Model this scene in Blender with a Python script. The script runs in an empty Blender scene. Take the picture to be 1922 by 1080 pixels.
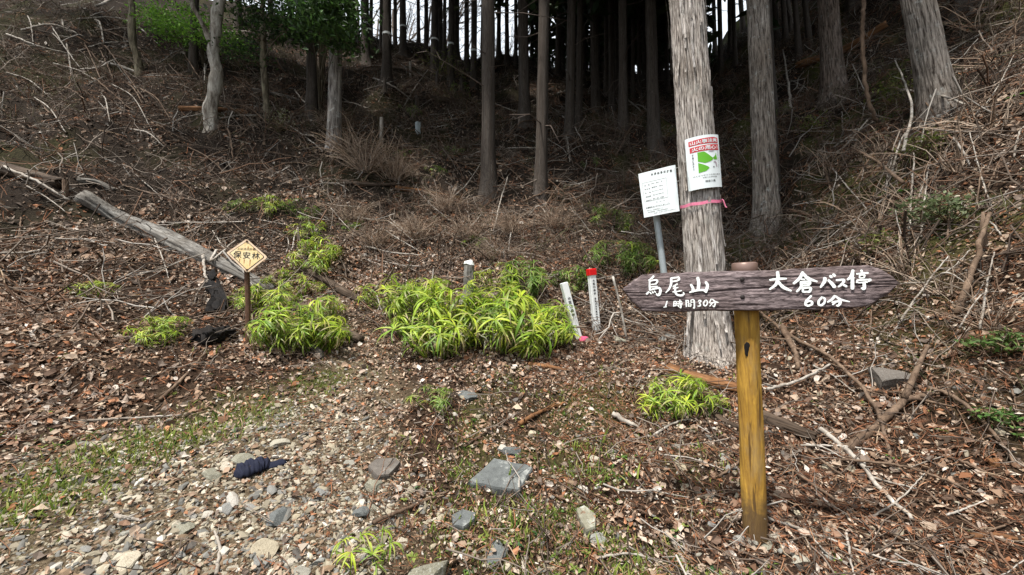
import bpy, math, random
import numpy as np
from mathutils import Vector, Matrix, Quaternion

random.seed(11)
RNG = np.random.default_rng(11)
S = bpy.context.scene
COL = S.collection

# ------------------------------------------------------------------ camera, light, exposure
F_PX, CX, CY, CAM_Z, PITCH = 750.0, 961.0, 540.0, 1.5, math.radians(3.97)
cam_d = bpy.data.cameras.new('camera')
cam_d.sensor_width = 36.0
cam_d.lens = F_PX / 1922.0 * 36.0
cam_d.clip_start = 0.05
cam_d.clip_end = 500.0
cam = bpy.data.objects.new('camera', cam_d)
COL.objects.link(cam)
cam.location = (0, 0, CAM_Z)
cam.rotation_euler = (math.radians(90) + PITCH, 0, 0)
S.camera = cam

SUN_AZ, SUN_EL = math.radians(218), math.radians(66)   # azimuth clockwise from +Y (behind the camera, to the left)
world = bpy.data.worlds.new('World')
S.world = world
world.use_nodes = True
wn, wl = world.node_tree.nodes, world.node_tree.links
bg = wn['Background']
sky = wn.new('ShaderNodeTexSky')
sky.sky_type = 'NISHITA'
sky.sun_disc = False
sky.sun_elevation = SUN_EL
sky.sun_rotation = SUN_AZ
sky.dust_density = 3.0
veil = wn.new('ShaderNodeMix')
veil.data_type = 'RGBA'
veil.inputs['Factor'].default_value = 0.75
wl.new(sky.outputs[0], veil.inputs[6])
veil.inputs[7].default_value = (8.4, 8.9, 9.3, 1)     # thin bright overcast
wl.new(veil.outputs[2], bg.inputs['Color'])
bg.inputs['Strength'].default_value = 0.10
sun_d = bpy.data.lights.new('sun', 'SUN')
sun_d.energy = 4.0
sun_d.angle = math.radians(3)
sun_d.color = (1.0, 0.955, 0.89)
sun = bpy.data.objects.new('sun', sun_d)
COL.objects.link(sun)
sd = Vector((math.sin(SUN_AZ) * math.cos(SUN_EL), math.cos(SUN_AZ) * math.cos(SUN_EL), math.sin(SUN_EL)))
sun.rotation_euler = sd.to_track_quat('Z', 'Y').to_euler()
sun.location = sd * 30
S.view_settings.view_transform = 'Standard'
S.view_settings.look = 'None'
S.view_settings.exposure = 0.84
S.view_settings.gamma = 1.0
S.view_settings.use_curve_mapping = False
S.cycles.max_bounces = 5
S.cycles.diffuse_bounces = 3
S.cycles.transparent_max_bounces = 4

# ------------------------------------------------------------------ noise
def _h(ix, iy, iz, seed):
    n = (ix * 374761393 + iy * 668265263 + iz * 2147483647 % 1013904223 * 1 + iz * 1274126177 + seed * 362437) & 0xFFFFFFFF
    n = ((n ^ (n >> 13)) * 1274126177) & 0xFFFFFFFF
    n = (n ^ (n >> 16)) & 0xFFFFFFFF
    return n.astype(np.float64) / 4294967295.0

def vnoise(x, y, z=None, seed=0):
    x = np.asarray(x, float); y = np.asarray(y, float)
    z = np.zeros_like(x) if z is None else np.asarray(z, float)
    xi, yi, zi = np.floor(x).astype(np.int64), np.floor(y).astype(np.int64), np.floor(z).astype(np.int64)
    fx, fy, fz = x - xi, y - yi, z - zi
    fx, fy, fz = fx*fx*(3-2*fx), fy*fy*(3-2*fy), fz*fz*(3-2*fz)
    r = 0
    for dx in (0, 1):
        for dy in (0, 1):
            for dz in (0, 1):
                w = (fx if dx else 1-fx) * (fy if dy else 1-fy) * (fz if dz else 1-fz)
                r = r + w * _h(xi+dx, yi+dy, zi+dz, seed)
    return r * 2 - 1

def fbm(x, y, z=None, seed=0, octv=4, lac=2.03, gain=0.5):
    a, r, t = 1.0, 0, 0
    for o in range(octv):
        r = r + a * vnoise(np.asarray(x) * lac**o, np.asarray(y) * lac**o, None if z is None else np.asarray(z) * lac**o, seed + o * 17)
        t += a
        a *= gain
    return r / t

# ------------------------------------------------------------------ the lie of the land
_ys = np.linspace(-60, 140, 8001)
_sl = np.interp(_ys, [-60, -8, -1, 0.5, 3.7, 5.6, 17.2, 19.7, 50, 60, 140], [0, 0.0, .12, .305, .305, .87, .885, -.35, -.35, -.05, 0.0])
_P = np.cumsum(_sl) * (_ys[1] - _ys[0])
_P -= np.interp(0, _ys, _P)

def softplus(x, k):
    return k * np.logaddexp(0, x / k)

PATH = None   # set below: polyline (x, y, halfwidth)

def path_dist(x, y):
    """signed distance outside the path's edge (negative on the path)"""
    d = np.full(np.shape(x), 99.0)
    for (a, b) in zip(PATH[:-1], PATH[1:]):
        ax, ay, aw = a; bx, by, bw = b
        vx, vy = bx-ax, by-ay
        t = np.clip(((x-ax)*vx + (y-ay)*vy) / (vx*vx+vy*vy), 0, 1)
        dd = np.hypot(x-(ax+t*vx), y-(ay+t*vy)) - (aw + t*(bw-aw))
        d = np.minimum(d, dd)
    return d

def Hbase(x, y):
    x = np.asarray(x, float); y = np.asarray(y, float)
    z = np.interp(y, _ys, _P)
    z = z + np.clip(.25 * softplus(-1.0 - x, .5), 0, 9)
    toe = 1.95 + softplus(y - 3.4, .3) * .45
    z = z + np.clip(.9 * softplus(x - toe, .22), 0, 16)
    return z

def H(x, y):
    x = np.asarray(x, float); y = np.asarray(y, float)
    z = Hbase(x, y)
    d = np.hypot(x, y)
    off = np.clip((path_dist(x, y) + .1) / .7, 0, 1) if PATH is not None else 1.0
    far = np.clip((d - 4) / 8, 0, 1)
    z = z + fbm(x*.35, y*.5, seed=3, octv=3) * (.05 + .6*far) * (0.3 + .7*off)
    z = z + fbm(x*1.3, y*1.9, seed=5, octv=3) * (.085 + .42*far) * (0.25 + .75*off)
    z = z + fbm(x*7, y*7, seed=9, octv=2) * (.012 + .035*off)
    return z

def ray(px, py):
    a, b = (px-CX)/F_PX, (CY-py)/F_PX
    c, s = math.cos(PITCH), math.sin(PITCH)
    return np.array([a, c - b*s, s + b*c])        # per unit of depth along the view axis

def at(px, py, dep):
    return Vector(ray(px, py) * dep + np.array([0, 0, CAM_Z]))

_ts = np.concatenate([np.arange(.8, 8, .02), np.arange(8, 40, .06)])
def hit(px, py):
    """where the view ray of a photograph pixel meets the ground"""
    r = ray(px, py)
    X, Y, Z = r[0]*_ts, r[1]*_ts, r[2]*_ts + CAM_Z
    below = np.nonzero(H(X, Y) > Z)[0]
    t = _ts[below[0]] if len(below) else 99.0
    if t > 21:        # the ray clears the ridge: stand the thing on the crest
        m = (_ts > 12) & (_ts < 21)
        t = _ts[m][np.argmax(((H(X, Y) - Z)/_ts)[m])]
    return Vector((r[0]*t, r[1]*t, float(H(r[0]*t, r[1]*t)))), t

_pp = []
for (px, py, w) in [(120, 1200, .95), (260, 1050, .80), (440, 905, .56), (565, 800, .40), (655, 735, .25), (685, 680, .17), (650, 610, .12)]:
    p, t = hit(px, py)
    _pp.append((p.x, p.y, w))
PATH = [(-1.2, .3, .8)] + _pp

_sp = [hit(px, py)[0] for (px, py) in [(-120, 1000), (0, 955), (110, 915), (220, 875), (330, 830), (450, 785), (560, 742), (640, 706)]]
STRIP = [(p.x, p.y, 0) for p in _sp]
def strip(x, y):
    """grassy verge along the left side of the path, 0..1"""
    d = np.full(np.shape(x), 99.0)
    for (ax, ay, _), (bx, by, _) in zip(STRIP[:-1], STRIP[1:]):
        vx, vy = bx-ax, by-ay
        t = np.clip(((x-ax)*vx + (y-ay)*vy) / (vx*vx+vy*vy), 0, 1)
        d = np.minimum(d, np.hypot(x-(ax+t*vx), y-(ay+t*vy)))
    return np.exp(-(d/.17)**2)

def normal(x, y, e=.04):
    gx = (H(x+e, y) - H(x-e, y)) / (2*e)
    gy = (H(x, y+e) - H(x, y-e)) / (2*e)
    n = np.stack([-gx, -gy, np.ones_like(gx)], -1)
    return n / np.linalg.norm(n, axis=-1, keepdims=True)

# ------------------------------------------------------------------ mesh tools
class MB:
    """collects geometry and links it as ONE mesh object"""
    def __init__(self):
        self.V, self.F, self.C, self.n = [], [], [], 0
    def add(self, V, F, c=(1, 1, 1)):
        V = np.asarray(V, float).reshape(-1, 3)
        c = np.broadcast_to(np.asarray(c, float), (len(V), 3))
        self.V.append(V); self.C.append(c)
        if isinstance(F, np.ndarray):
            self.F.append(F + self.n)
        else:
            by = {}
            for f in F:
                by.setdefault(len(f), []).append(f)
            for k, fs in by.items():
                self.F.append(np.asarray(fs, np.int64) + self.n)
        self.n += len(V)
        return self
    def mesh(self, name, mat=None, smooth=False):
        me = bpy.data.meshes.new(name)
        V = np.concatenate(self.V)
        me.vertices.add(len(V))
        me.vertices.foreach_set('co', V.astype(np.float32).ravel())
        loops = np.concatenate([f.ravel() for f in self.F])
        tot = np.concatenate([np.full(len(f), f.shape[1]) for f in self.F])
        me.loops.add(len(loops))
        me.loops.foreach_set('vertex_index', loops.astype(np.int32))
        me.polygons.add(len(tot))
        me.polygons.foreach_set('loop_start', np.concatenate([[0], np.cumsum(tot)[:-1]]).astype(np.int32))
        me.polygons.foreach_set('loop_total', tot.astype(np.int32))
        me.polygons.foreach_set('use_smooth', np.full(len(tot), smooth))
        me.update(calc_edges=True)
        at_ = me.attributes.new('Col', 'FLOAT_COLOR', 'POINT')
        C = np.concatenate(self.C)
        at_.data.foreach_set('color', np.concatenate([C, np.ones((len(C), 1))], 1).astype(np.float32).ravel())
        if mat:
            me.materials.append(mat)
        return me
    def build(self, name, mat, parent=None, smooth=False, loc=None):
        return link(name, self.mesh(name, mat, smooth), parent, loc)

def link(name, data, parent=None, loc=None):
    o = bpy.data.objects.new(name, data)
    COL.objects.link(o)
    if parent:
        o.parent = parent
    if loc is not None:
        o.location = loc
    return o

def tag(o, label=None, cat=None, group=None, kind=None):
    if label: o['label'] = label
    if cat: o['category'] = cat
    if group: o['group'] = group
    if kind: o['kind'] = kind
    return o

def thing(name, label, cat, loc=(0, 0, 0), group=None, rot=None):
    o = link(name, None, None, loc)
    o.empty_display_size = .2
    if rot is not None:
        o.rotation_mode = 'QUATERNION'; o.rotation_quaternion = rot
    return tag(o, label, cat, group)

def copy_tree(o, parent=None):
    c = o.copy()
    COL.objects.link(c)
    if parent: c.parent = parent
    for ch in o.children:
        copy_tree(ch, c)
    return c

def tube(pts, rad, k=6, cap=True, phase=0.0):
    P = np.asarray(pts, float)
    n = len(P)
    R = np.broadcast_to(np.asarray(rad, float), (n,))
    T = np.gradient(P, axis=0)
    T /= np.linalg.norm(T, axis=1, keepdims=True) + 1e-12
    ref = np.array([0, 0, 1.0]) if abs(T[:, 2]).mean() < .8 else np.array([1.0, 0, 0])
    A = np.cross(T, ref); A /= np.linalg.norm(A, axis=1, keepdims=True) + 1e-12
    B = np.cross(T, A)
    ang = np.arange(k) / k * 2*math.pi + phase
    V = P[:, None] + R[:, None, None] * (np.cos(ang)[None, :, None]*A[:, None] + np.sin(ang)[None, :, None]*B[:, None])
    V = V.reshape(-1, 3)
    i = np.arange(n-1)[:, None]*k
    j = np.arange(k)[None]
    j2 = (j+1) % k
    F = [np.stack([i+j, i+j2, i+k+j2, i+k+j], -1).reshape(-1, 4)]
    out = [list(f) for f in F[0]]
    if cap:
        out.append(list(range(k-1, -1, -1)))
        out.append(list(range((n-1)*k, n*k)))
    return V, out

def bend(pts, n):
    """smooth polyline through points (Catmull-Rom)"""
    P = [np.asarray(p, float) for p in pts]
    if len(P) == 2:
        return np.array([P[0] + (P[1]-P[0])*t for t in np.linspace(0, 1, n)])
    Q = [2*P[0]-P[1]] + P + [2*P[-1]-P[-2]]
    out = []
    for s in np.linspace(0, len(P)-1-1e-6, n):
        i = int(s); t = s-i
        a, b, c, d = Q[i:i+4]
        out.append(.5*((2*b) + (c-a)*t + (2*a-5*b+4*c-d)*t*t + (3*b-a-3*c+d)*t**3))
    return np.array(out)

def frames(nrm, yaw):
    """rotation matrices whose z is nrm, spun by yaw"""
    nrm = np.asarray(nrm)
    ref = np.where(np.abs(nrm[:, 2:3]) < .95, np.array([[0, 0, 1.0]]), np.array([[1.0, 0, 0]]))
    a = np.cross(ref, nrm); a /= np.linalg.norm(a, axis=1, keepdims=True)
    b = np.cross(nrm, a)
    c, s = np.cos(yaw)[:, None], np.sin(yaw)[:, None]
    x = a*c + b*s
    y = -a*s + b*c
    return np.stack([x, y, nrm], -1)

def instances(mb, TV, TF, pos, R, scl, cols):
    """many copies of one small template joined into one mesh (uncountable stuff only)"""
    TV = np.asarray(TV, float)
    scl = np.asarray(scl, float)
    if scl.ndim == 1: scl = scl[:, None]
    W = np.einsum('nij,nkj->nki', R, TV[None]*scl[:, None, :]) + pos[:, None]
    n, k = len(pos), len(TV)
    by = {}
    for f in TF: by.setdefault(len(f), []).append(f)
    base = mb.n
    mb.V.append(W.reshape(-1, 3))
    mb.C.append(np.repeat(np.asarray(cols, float), k, axis=0))
    off = (np.arange(n)*k)[:, None, None]
    for kk, fs in by.items():
        mb.F.append((np.asarray(fs)[None] + off).reshape(-1, kk) + base)
    mb.n += n*k

def jitter(n, tilt):
    v = RNG.normal(size=(n, 3)) * tilt
    return v

def unit(v):
    return v / (np.linalg.norm(v, axis=-1, keepdims=True) + 1e-12)

def ico(sub):
    t = (1+5**.5)/2
    V = [(-1,t,0),(1,t,0),(-1,-t,0),(1,-t,0),(0,-1,t),(0,1,t),(0,-1,-t),(0,1,-t),(t,0,-1),(t,0,1),(-t,0,-1),(-t,0,1)]
    V = [np.array(v)/np.linalg.norm(v) for v in V]
    F = [(0,11,5),(0,5,1),(0,1,7),(0,7,10),(0,10,11),(1,5,9),(5,11,4),(11,10,2),(10,7,6),(7,1,8),(3,9,4),(3,4,2),(3,2,6),(3,6,8),(3,8,9),(4,9,5),(2,4,11),(6,2,10),(8,6,7),(9,8,1)]
    for _ in range(sub):
        mid, G = {}, []
        def m(a, b):
            k = (min(a, b), max(a, b))
            if k not in mid:
                v = V[a]+V[b]; V.append(v/np.linalg.norm(v)); mid[k] = len(V)-1
            return mid[k]
        for a, b, c in F:
            x, y, z = m(a, b), m(b, c), m(c, a)
            G += [(a, x, z), (b, y, x), (c, z, y), (x, y, z)]
        F = G
    return np.array(V), F

def rock(sub, seed, dims=(1, .8, .55), cuts=9, rough=.05):
    r = np.random.default_rng(seed)
    V, F = ico(sub)
    V = V.copy()
    for _ in range(cuts):
        n = unit(r.normal(size=3))
        c = r.uniform(.36, .72)
        d = V @ n
        V -= np.outer(np.maximum(0, d-c), n)
    V += (fbm(V[:, 0]*2.5+seed, V[:, 1]*2.5, V[:, 2]*2.5, seed=seed, octv=3)*rough)[:, None] * V
    V /= np.abs(V).max(0)
    return V*np.array(dims), F

# ------------------------------------------------------------------ materials
def new_mat(name):
    m = bpy.data.materials.new(name)
    m.use_nodes = True
    nt = m.node_tree
    return m, nt.nodes, nt.links, nt.nodes['Principled BSDF']

def ramp(n, l, src, stops):
    r = n.new('ShaderNodeValToRGB')
    while len(r.color_ramp.elements) < len(stops):
        r.color_ramp.elements.new(.5)
    for e, (p, c) in zip(r.color_ramp.elements, stops):
        e.position = p; e.color = (*c, 1)
    l.new(src, r.inputs[0])
    return r.outputs[0]

def noise(n, l, scale, detail=4, rough=.55, vec=None, dist=0.0):
    t = n.new('ShaderNodeTexNoise')
    t.inputs['Scale'].default_value = scale
    t.inputs['Detail'].default_value = detail
    t.inputs['Roughness'].default_value = rough
    t.inputs['Distortion'].default_value = dist
    if vec is not None: l.new(vec, t.inputs['Vector'])
    return t.outputs['Fac']

def mix(n, l, fac, a, b, blend='MIX'):
    x = n.new('ShaderNodeMix'); x.data_type = 'RGBA'; x.blend_type = blend
    for i, v in ((0, fac), (6, a), (7, b)):
        if isinstance(v, (int, float)): x.inputs[i].default_value = v
        elif isinstance(v, tuple): x.inputs[i].default_value = (*v, 1)
        else: l.new(v, x.inputs[i])
    return x.outputs[2]

def coords(n, l, scale=(1, 1, 1), shuffle=True):
    tc = n.new('ShaderNodeTexCoord')
    mp = n.new('ShaderNodeMapping')
    mp.inputs['Scale'].default_value = scale
    v = tc.outputs['Object']
    if shuffle:
        oi = n.new('ShaderNodeObjectInfo')
        ad = n.new('ShaderNodeVectorMath'); ad.operation = 'MULTIPLY_ADD'
        cb = n.new('ShaderNodeCombineXYZ')
        for i in range(3): l.new(oi.outputs['Random'], cb.inputs[i])
        l.new(cb.outputs[0], ad.inputs[0]); ad.inputs[1].default_value = (37, 53, 71); l.new(v, ad.inputs[2])
        v = ad.outputs[0]
    l.new(v, mp.inputs['Vector'])
    return mp.outputs[0]

def bump(n, l, b, src, strength, dist):
    x = n.new('ShaderNodeBump')
    x.inputs['Strength'].default_value = strength
    x.inputs['Distance'].default_value = dist
    l.new(src, x.inputs['Height'])
    l.new(x.outputs[0], b.inputs['Normal'])

def col_attr(n):
    a = n.new('ShaderNodeAttribute'); a.attribute_name = 'Col'
    return a.outputs['Color']

def flat_mat(name, c, rough=.8, spec=.3, metal=0.0, grime=0.0, grime_col=(.2, .17, .13), gscale=30):
    m, n, l, b = new_mat(name)
    b.inputs['Roughness'].default_value = rough
    b.inputs['Specular IOR Level'].default_value = spec
    b.inputs['Metallic'].default_value = metal
    if grime:
        v = coords(n, l)
        f = ramp(n, l, noise(n, l, gscale, 6, .65, v), [(.42, (0, 0, 0)), (.75, (grime,)*3)])
        l.new(mix(n, l, f, c, grime_col), b.inputs['Base Color'])
    else:
        b.inputs['Base Color'].default_value = (*c, 1)
    return m

def leaf_mat(name, transl=.35, rough=.55, rnd=None, spec=.25):
    """colour from the mesh's own leaf colours; thin leaves let light through"""
    m, n, l, b = new_mat(name)
    c = col_attr(n)
    if rnd:
        oi = n.new('ShaderNodeObjectInfo')
        c = mix(n, l, 1.0, c, ramp(n, l, oi.outputs['Random'], rnd), 'MULTIPLY')
    l.new(c, b.inputs['Base Color'])
    b.inputs['Roughness'].default_value = rough
    b.inputs['Specular IOR Level'].default_value = spec
    if transl:
        t = n.new('ShaderNodeBsdfTranslucent'); l.new(c, t.inputs[0])
        s = n.new('ShaderNodeMixShader'); s.inputs[0].default_value = transl
        l.new(b.outputs[0], s.inputs[1]); l.new(t.outputs[0], s.inputs[2])
        l.new(s.outputs[0], n['Material Output'].inputs['Surface'])
    return m

def bark_mat(name, light, dark, zs=.12, scale=26, lichen=0.0, lichen_col=(.42, .5, .45), bs=.5, bd=.012):
    m, n, l, b = new_mat(name)
    v = coords(n, l, (1, 1, zs))
    f = noise(n, l, scale, 10, .7, v, .4)
    c = ramp(n, l, f, [(.38, dark), (.5, tuple(.5*a+.5*d for a, d in zip(light, dark))), (.62, light)])
    v2 = coords(n, l)
    tone = ramp(n, l, noise(n, l, 1.6, 3, .5, v2), [(.3, (.72, .66, .6)), (.7, (1.08, 1.08, 1.08))])
    c = mix(n, l, 1.0, c, tone, 'MULTIPLY')
    if lichen:
        lf = ramp(n, l, noise(n, l, 9, 7, .72, v2), [(.56, (0, 0, 0)), (.68, (lichen,)*3)])
        c = mix(n, l, lf, c, lichen_col)
    l.new(c, b.inputs['Base Color'])
    b.inputs['Roughness'].default_value = .95
    b.inputs['Specular IOR Level'].default_value = .15
    bump(n, l, b, f, bs, bd)
    return m

M = {}
M['soil'] = None
def soil():
    m, n, l, b = new_mat('soil')
    tc = n.new('ShaderNodeTexCoord')
    v = tc.outputs['Object']
    fine = noise(n, l, 55, 8, .7, v)
    mid = noise(n, l, 6, 6, .6, v)
    earth = mix(n, l, mid, ramp(n, l, fine, [(.32, (.008, .005, .0035)), (.55, (.034, .021, .014)), (.75, (.11, .07, .046))]),
                ramp(n, l, fine, [(.32, (.010, .006, .004)), (.55, (.05, .029, .018)), (.72, (.14, .095, .065))]))
    grit = ramp(n, l, noise(n, l, 90, 6, .75, v), [(.35, (.03, .022, .014)), (.55, (.13, .098, .062)), (.72, (.32, .255, .17))])
    moss = ramp(n, l, fine, [(.35, (.02, .022, .008)), (.7, (.15, .165, .04))])
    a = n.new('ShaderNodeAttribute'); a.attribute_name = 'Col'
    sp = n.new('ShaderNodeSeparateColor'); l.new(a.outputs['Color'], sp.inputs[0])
    earth = mix(n, l, sp.outputs[2], earth, ramp(n, l, fine, [(.32, (.007, .0055, .0045)), (.58, (.026, .019, .014)), (.75, (.085, .064, .048))]))   # forest shade put into the soil colour up the hillside
    c = mix(n, l, sp.outputs[0], earth, grit)
    c = mix(n, l, sp.outputs[1], c, moss)
    l.new(c, b.inputs['Base Color'])
    b.inputs['Roughness'].default_value = 1.0
    b.inputs['Specular IOR Level'].default_value = .1
    bump(n, l, b, fine, .9, .02)
    return m
M['soil'] = soil()
M['litter'] = leaf_mat('dead_leaf', .12, .8, spec=.12)
M['twig'] = leaf_mat('twig_bark', 0, .9, spec=.1)
M['needle'] = leaf_mat('needle_litter', 0, .9, spec=.1)
M['grass'] = leaf_mat('grass_blade', .35, .6)
M['sasa'] = leaf_mat('bamboo_grass_leaf', .38, .42, [(0, (.72, .82, .8)), (.5, (1, 1, 1)), (1, (1.18, 1.1, .9))], spec=.3)
M['conifer'] = leaf_mat('conifer_needles', .12, .7, [(0, (.7, .75, .7)), (1, (1.15, 1.1, 1))])
M['broad'] = leaf_mat('broad_leaf', .35, .5)

def stone_mat():
    m, n, l, b = new_mat('stone')
    oi = n.new('ShaderNodeObjectInfo')
    base = ramp(n, l, oi.outputs['Random'], [(0, (.19, .195, .19)), (.2, (.29, .28, .255)), (.4, (.38, .32, .22)), (.6, (.25, .26, .245)), (.8, (.45, .39, .28)), (1, (.42, .40, .37))])
    v = coords(n, l)
    g = ramp(n, l, noise(n, l, 16, 8, .7, v), [(.3, (.55, .53, .5)), (.55, (1, 1, 1)), (.75, (1.35, 1.32, 1.25))])
    c = mix(n, l, 1.0, base, g, 'MULTIPLY')
    st = ramp(n, l, noise(n, l, 7, 5, .6, v), [(.55, (0, 0, 0)), (.72, (.6, .6, .6))])
    c = mix(n, l, st, c, (.20, .15, .09))
    l.new(c, b.inputs['Base Color'])
    b.inputs['Roughness'].default_value = .9
    b.inputs['Specular IOR Level'].default_value = .25
    bump(n, l, b, noise(n, l, 45, 8, .7, v), .5, .006)
    return m
M['stone'] = stone_mat()
def slate_mat(name, a, bcol, lich):
    m, n, l, b = new_mat(name)
    v = coords(n, l, shuffle=False)
    c = ramp(n, l, noise(n, l, 20, 9, .72, v), [(.3, a), (.7, bcol)])
    lf = ramp(n, l, noise(n, l, 14, 9, .75, v), [(.54, (0, 0, 0)), (.66, (lich,)*3)])
    c = mix(n, l, lf, c, (.42, .43, .40))
    l.new(c, b.inputs['Base Color'])
    b.inputs['Roughness'].default_value = .85
    bump(n, l, b, noise(n, l, 40, 9, .75, v), .6, .006)
    return m
M['slate'] = slate_mat('dark_slate', (.06, .065, .065), (.13, .14, .135), .55)
M['lichen_rock'] = slate_mat('lichen_rock', (.10, .09, .06), (.30, .29, .22), .95)
M['dark_rock'] = slate_mat('dark_rock', (.07, .06, .052), (.15, .13, .11), .25)
M['gravel'] = leaf_mat('gravel_grain', 0, .9, spec=.2)
M['bark_pale'] = bark_mat('weathered_cedar_bark', (.78, .74, .70), (.05, .034, .027), .095, 78, .3, (.5, .52, .48), 1.0, .014)
M['bark_brown'] = bark_mat('cedar_bark', (.22, .18, .155), (.022, .016, .012), .10, 46, .35, (.36, .38, .35), .6, .012)
M['bark_grey'] = bark_mat('grey_bark', (.36, .325, .29), (.035, .027, .022), .10, 50, .5, (.5, .53, .5), .6, .012)
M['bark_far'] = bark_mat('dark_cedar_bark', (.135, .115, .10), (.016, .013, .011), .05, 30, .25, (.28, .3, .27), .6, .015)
M['bark_smooth'] = bark_mat('smooth_grey_bark', (.52, .50, .45), (.14, .12, .10), .25, 14, .4, (.62, .62, .56), .3, .008)
M['bark_olive'] = bark_mat('mossy_bark', (.24, .21, .15), (.05, .042, .03), .2, 18, .3, (.3, .33, .2), .4, .01)
M['lichened'] = bark_mat('lichen_crusted_bark', (.44, .42, .40), (.07, .06, .055), .12, 24, .8, (.58, .60, .57), .5, .01)
def wood(name, light, dark, axis_scale, scale=24, bs=.5, worn=False):
    m, n, l, b = new_mat(name)
    v = coords(n, l, axis_scale)
    f = noise(n, l, scale, 9, .68, v, .5)
    c = ramp(n, l, f, [(.3, dark), (.52, tuple((a+d)/2 for a, d in zip(light, dark))), (.7, light)])
    blot = ramp(n, l, noise(n, l, 5, 4, .6, coords(n, l)), [(.35, (.62, .58, .54)), (.65, (1.05, 1.05, 1.05))])
    c = mix(n, l, 1.0, c, blot, 'MULTIPLY')
    if worn:      # grey weathered patches and thin drying cracks
        g = ramp(n, l, noise(n, l, 9, 6, .65, coords(n, l, (1, 1, .35))), [(.52, (0, 0, 0)), (.68, (.6, .6, .6))])
        c = mix(n, l, g, c, (.27, .20, .11))
        k = ramp(n, l, noise(n, l, 34, 4, .5, coords(n, l, (1, 1, .02))), [(.36, (.9, .9, .9)), (.39, (0, 0, 0))])
        c = mix(n, l, k, c, (.11, .06, .02))
        sp = n.new('ShaderNodeSeparateXYZ'); tc = n.new('ShaderNodeTexCoord'); l.new(tc.outputs['Object'], sp.inputs[0])
        ad = n.new('ShaderNodeMath'); ad.operation = 'MULTIPLY_ADD'      # soil splashed up the foot, with a ragged edge
        l.new(noise(n, l, 22, 5, .65, tc.outputs['Object']), ad.inputs[0]); ad.inputs[1].default_value = -.22; l.new(sp.outputs[2], ad.inputs[2])
        c = mix(n, l, ramp(n, l, ad.outputs[0], [(.0, (.8, .8, .8)), (.09, (0, 0, 0))]), c, (.075, .05, .032))
    l.new(c, b.inputs['Base Color'])
    b.inputs['Roughness'].default_value = .85
    b.inputs['Specular IOR Level'].default_value = .2
    bump(n, l, b, f, bs, .006)
    return m
M['board'] = wood('weathered_board', (.33, .265, .265), (.018, .010, .011), (.09, 1, 1), 110, 1.0)
M['post'] = wood('varnished_post', (.74, .44, .075), (.23, .12, .03), (1, 1, .07), 70, .9, True)
M['log_pale'] = wood('bleached_log', (.32, .31, .285), (.028, .023, .02), (1, 1, .06), 46, .9)
M['log_dark'] = wood('rotten_log', (.15, .11, .08), (.02, .014, .01), (1, 1, .1), 22, .6)
M['log_red'] = wood('split_log', (.34, .17, .075), (.06, .028, .014), (1, 1, .08), 24, .6)
M['stick_pale'] = wood('bleached_stick', (.55, .52, .47), (.2, .17, .14), (1, 1, .15), 30, .3)
M['stick_brown'] = wood('brown_stick', (.26, .185, .13), (.055, .035, .024), (1, 1, .15), 30, .3)
M['char'] = flat_mat('charred_wood', (.010, .009, .009), .9, .2, 0, .45, (.05, .04, .033), 18)
M['white'] = flat_mat('white_paint', (.78, .80, .79), .5, .4, 0, .25, (.45, .47, .42), 24)
M['sheet'] = flat_mat('white_sheet', (.78, .84, .85), .4, .45, 0, .12, (.6, .64, .62), 12)
M['ink'] = flat_mat('black_ink', (.02, .02, .022), .6)
M['paint_text'] = flat_mat('white_letter_paint', (.86, .90, .87), .6, .3, 0, .25, (.55, .5, .47), 90)
M['red'] = flat_mat('red_paint', (.62, .008, .01), .45, .4)
M['poster_red'] = flat_mat('poster_red', (.55, .05, .06), .5)
M['poster_green'] = flat_mat('poster_green', (.12, .42, .025), .5)
M['poster_pink'] = flat_mat('poster_grey', (.4, .34, .38), .5)
M['ribbon'] = flat_mat('pink_tape', (.72, .18, .30), .45, .4, 0, .35, (.8, .5, .6), 40)
M['galv'] = flat_mat('galvanised_pipe', (.46, .52, .54), .42, .5, .25, .3, (.3, .32, .33), 20)
M['capmetal'] = flat_mat('brown_post_cap', (.20, .13, .105), .38, .5, .3)
M['iron'] = flat_mat('dark_bolt', (.03, .024, .022), .6, .4, .5)
M['stake'] = flat_mat('rusty_stake', (.13, .07, .045), .8, .2, 0, .8, (.05, .03, .02), 40)
M['rust'] = flat_mat('rust_run', (.36, .15, .05), .8)
M['tape_white'] = flat_mat('white_tape', (.72, .74, .72), .6)
M['cloth'] = flat_mat('navy_cloth', (.012, .014, .028), .85, .15, 0, .4, (.03, .035, .05), 60)
M['wire'] = flat_mat('tie_wire', (.45, .45, .42), .5, .4, .3)
M['pinkplug'] = flat_mat('pink_plastic', (.62, .1, .2), .5)
def sign_mat():
    m, n, l, b = new_mat('faded_yellow_plate')
    v = coords(n, l, shuffle=False)
    c = ramp(n, l, noise(n, l, 7, 5, .6, v), [(.3, (.74, .46, .15)), (.5, (.80, .60, .28)), (.7, (.82, .70, .45))])
    st = ramp(n, l, noise(n, l, 34, 7, .7, coords(n, l, (1, 1, .3), False)), [(.60, (0, 0, 0)), (.68, (.85, .85, .85))])
    l.new(mix(n, l, st, c, (.22, .08, .02)), b.inputs['Base Color'])
    b.inputs['Roughness'].default_value = .5
    return m
M['sign'] = sign_mat()
M['sign_edge'] = flat_mat('pale_sign_edge', (.78, .62, .44), .5, .3, 0, .5, (.5, .2, .08), 40)

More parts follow.
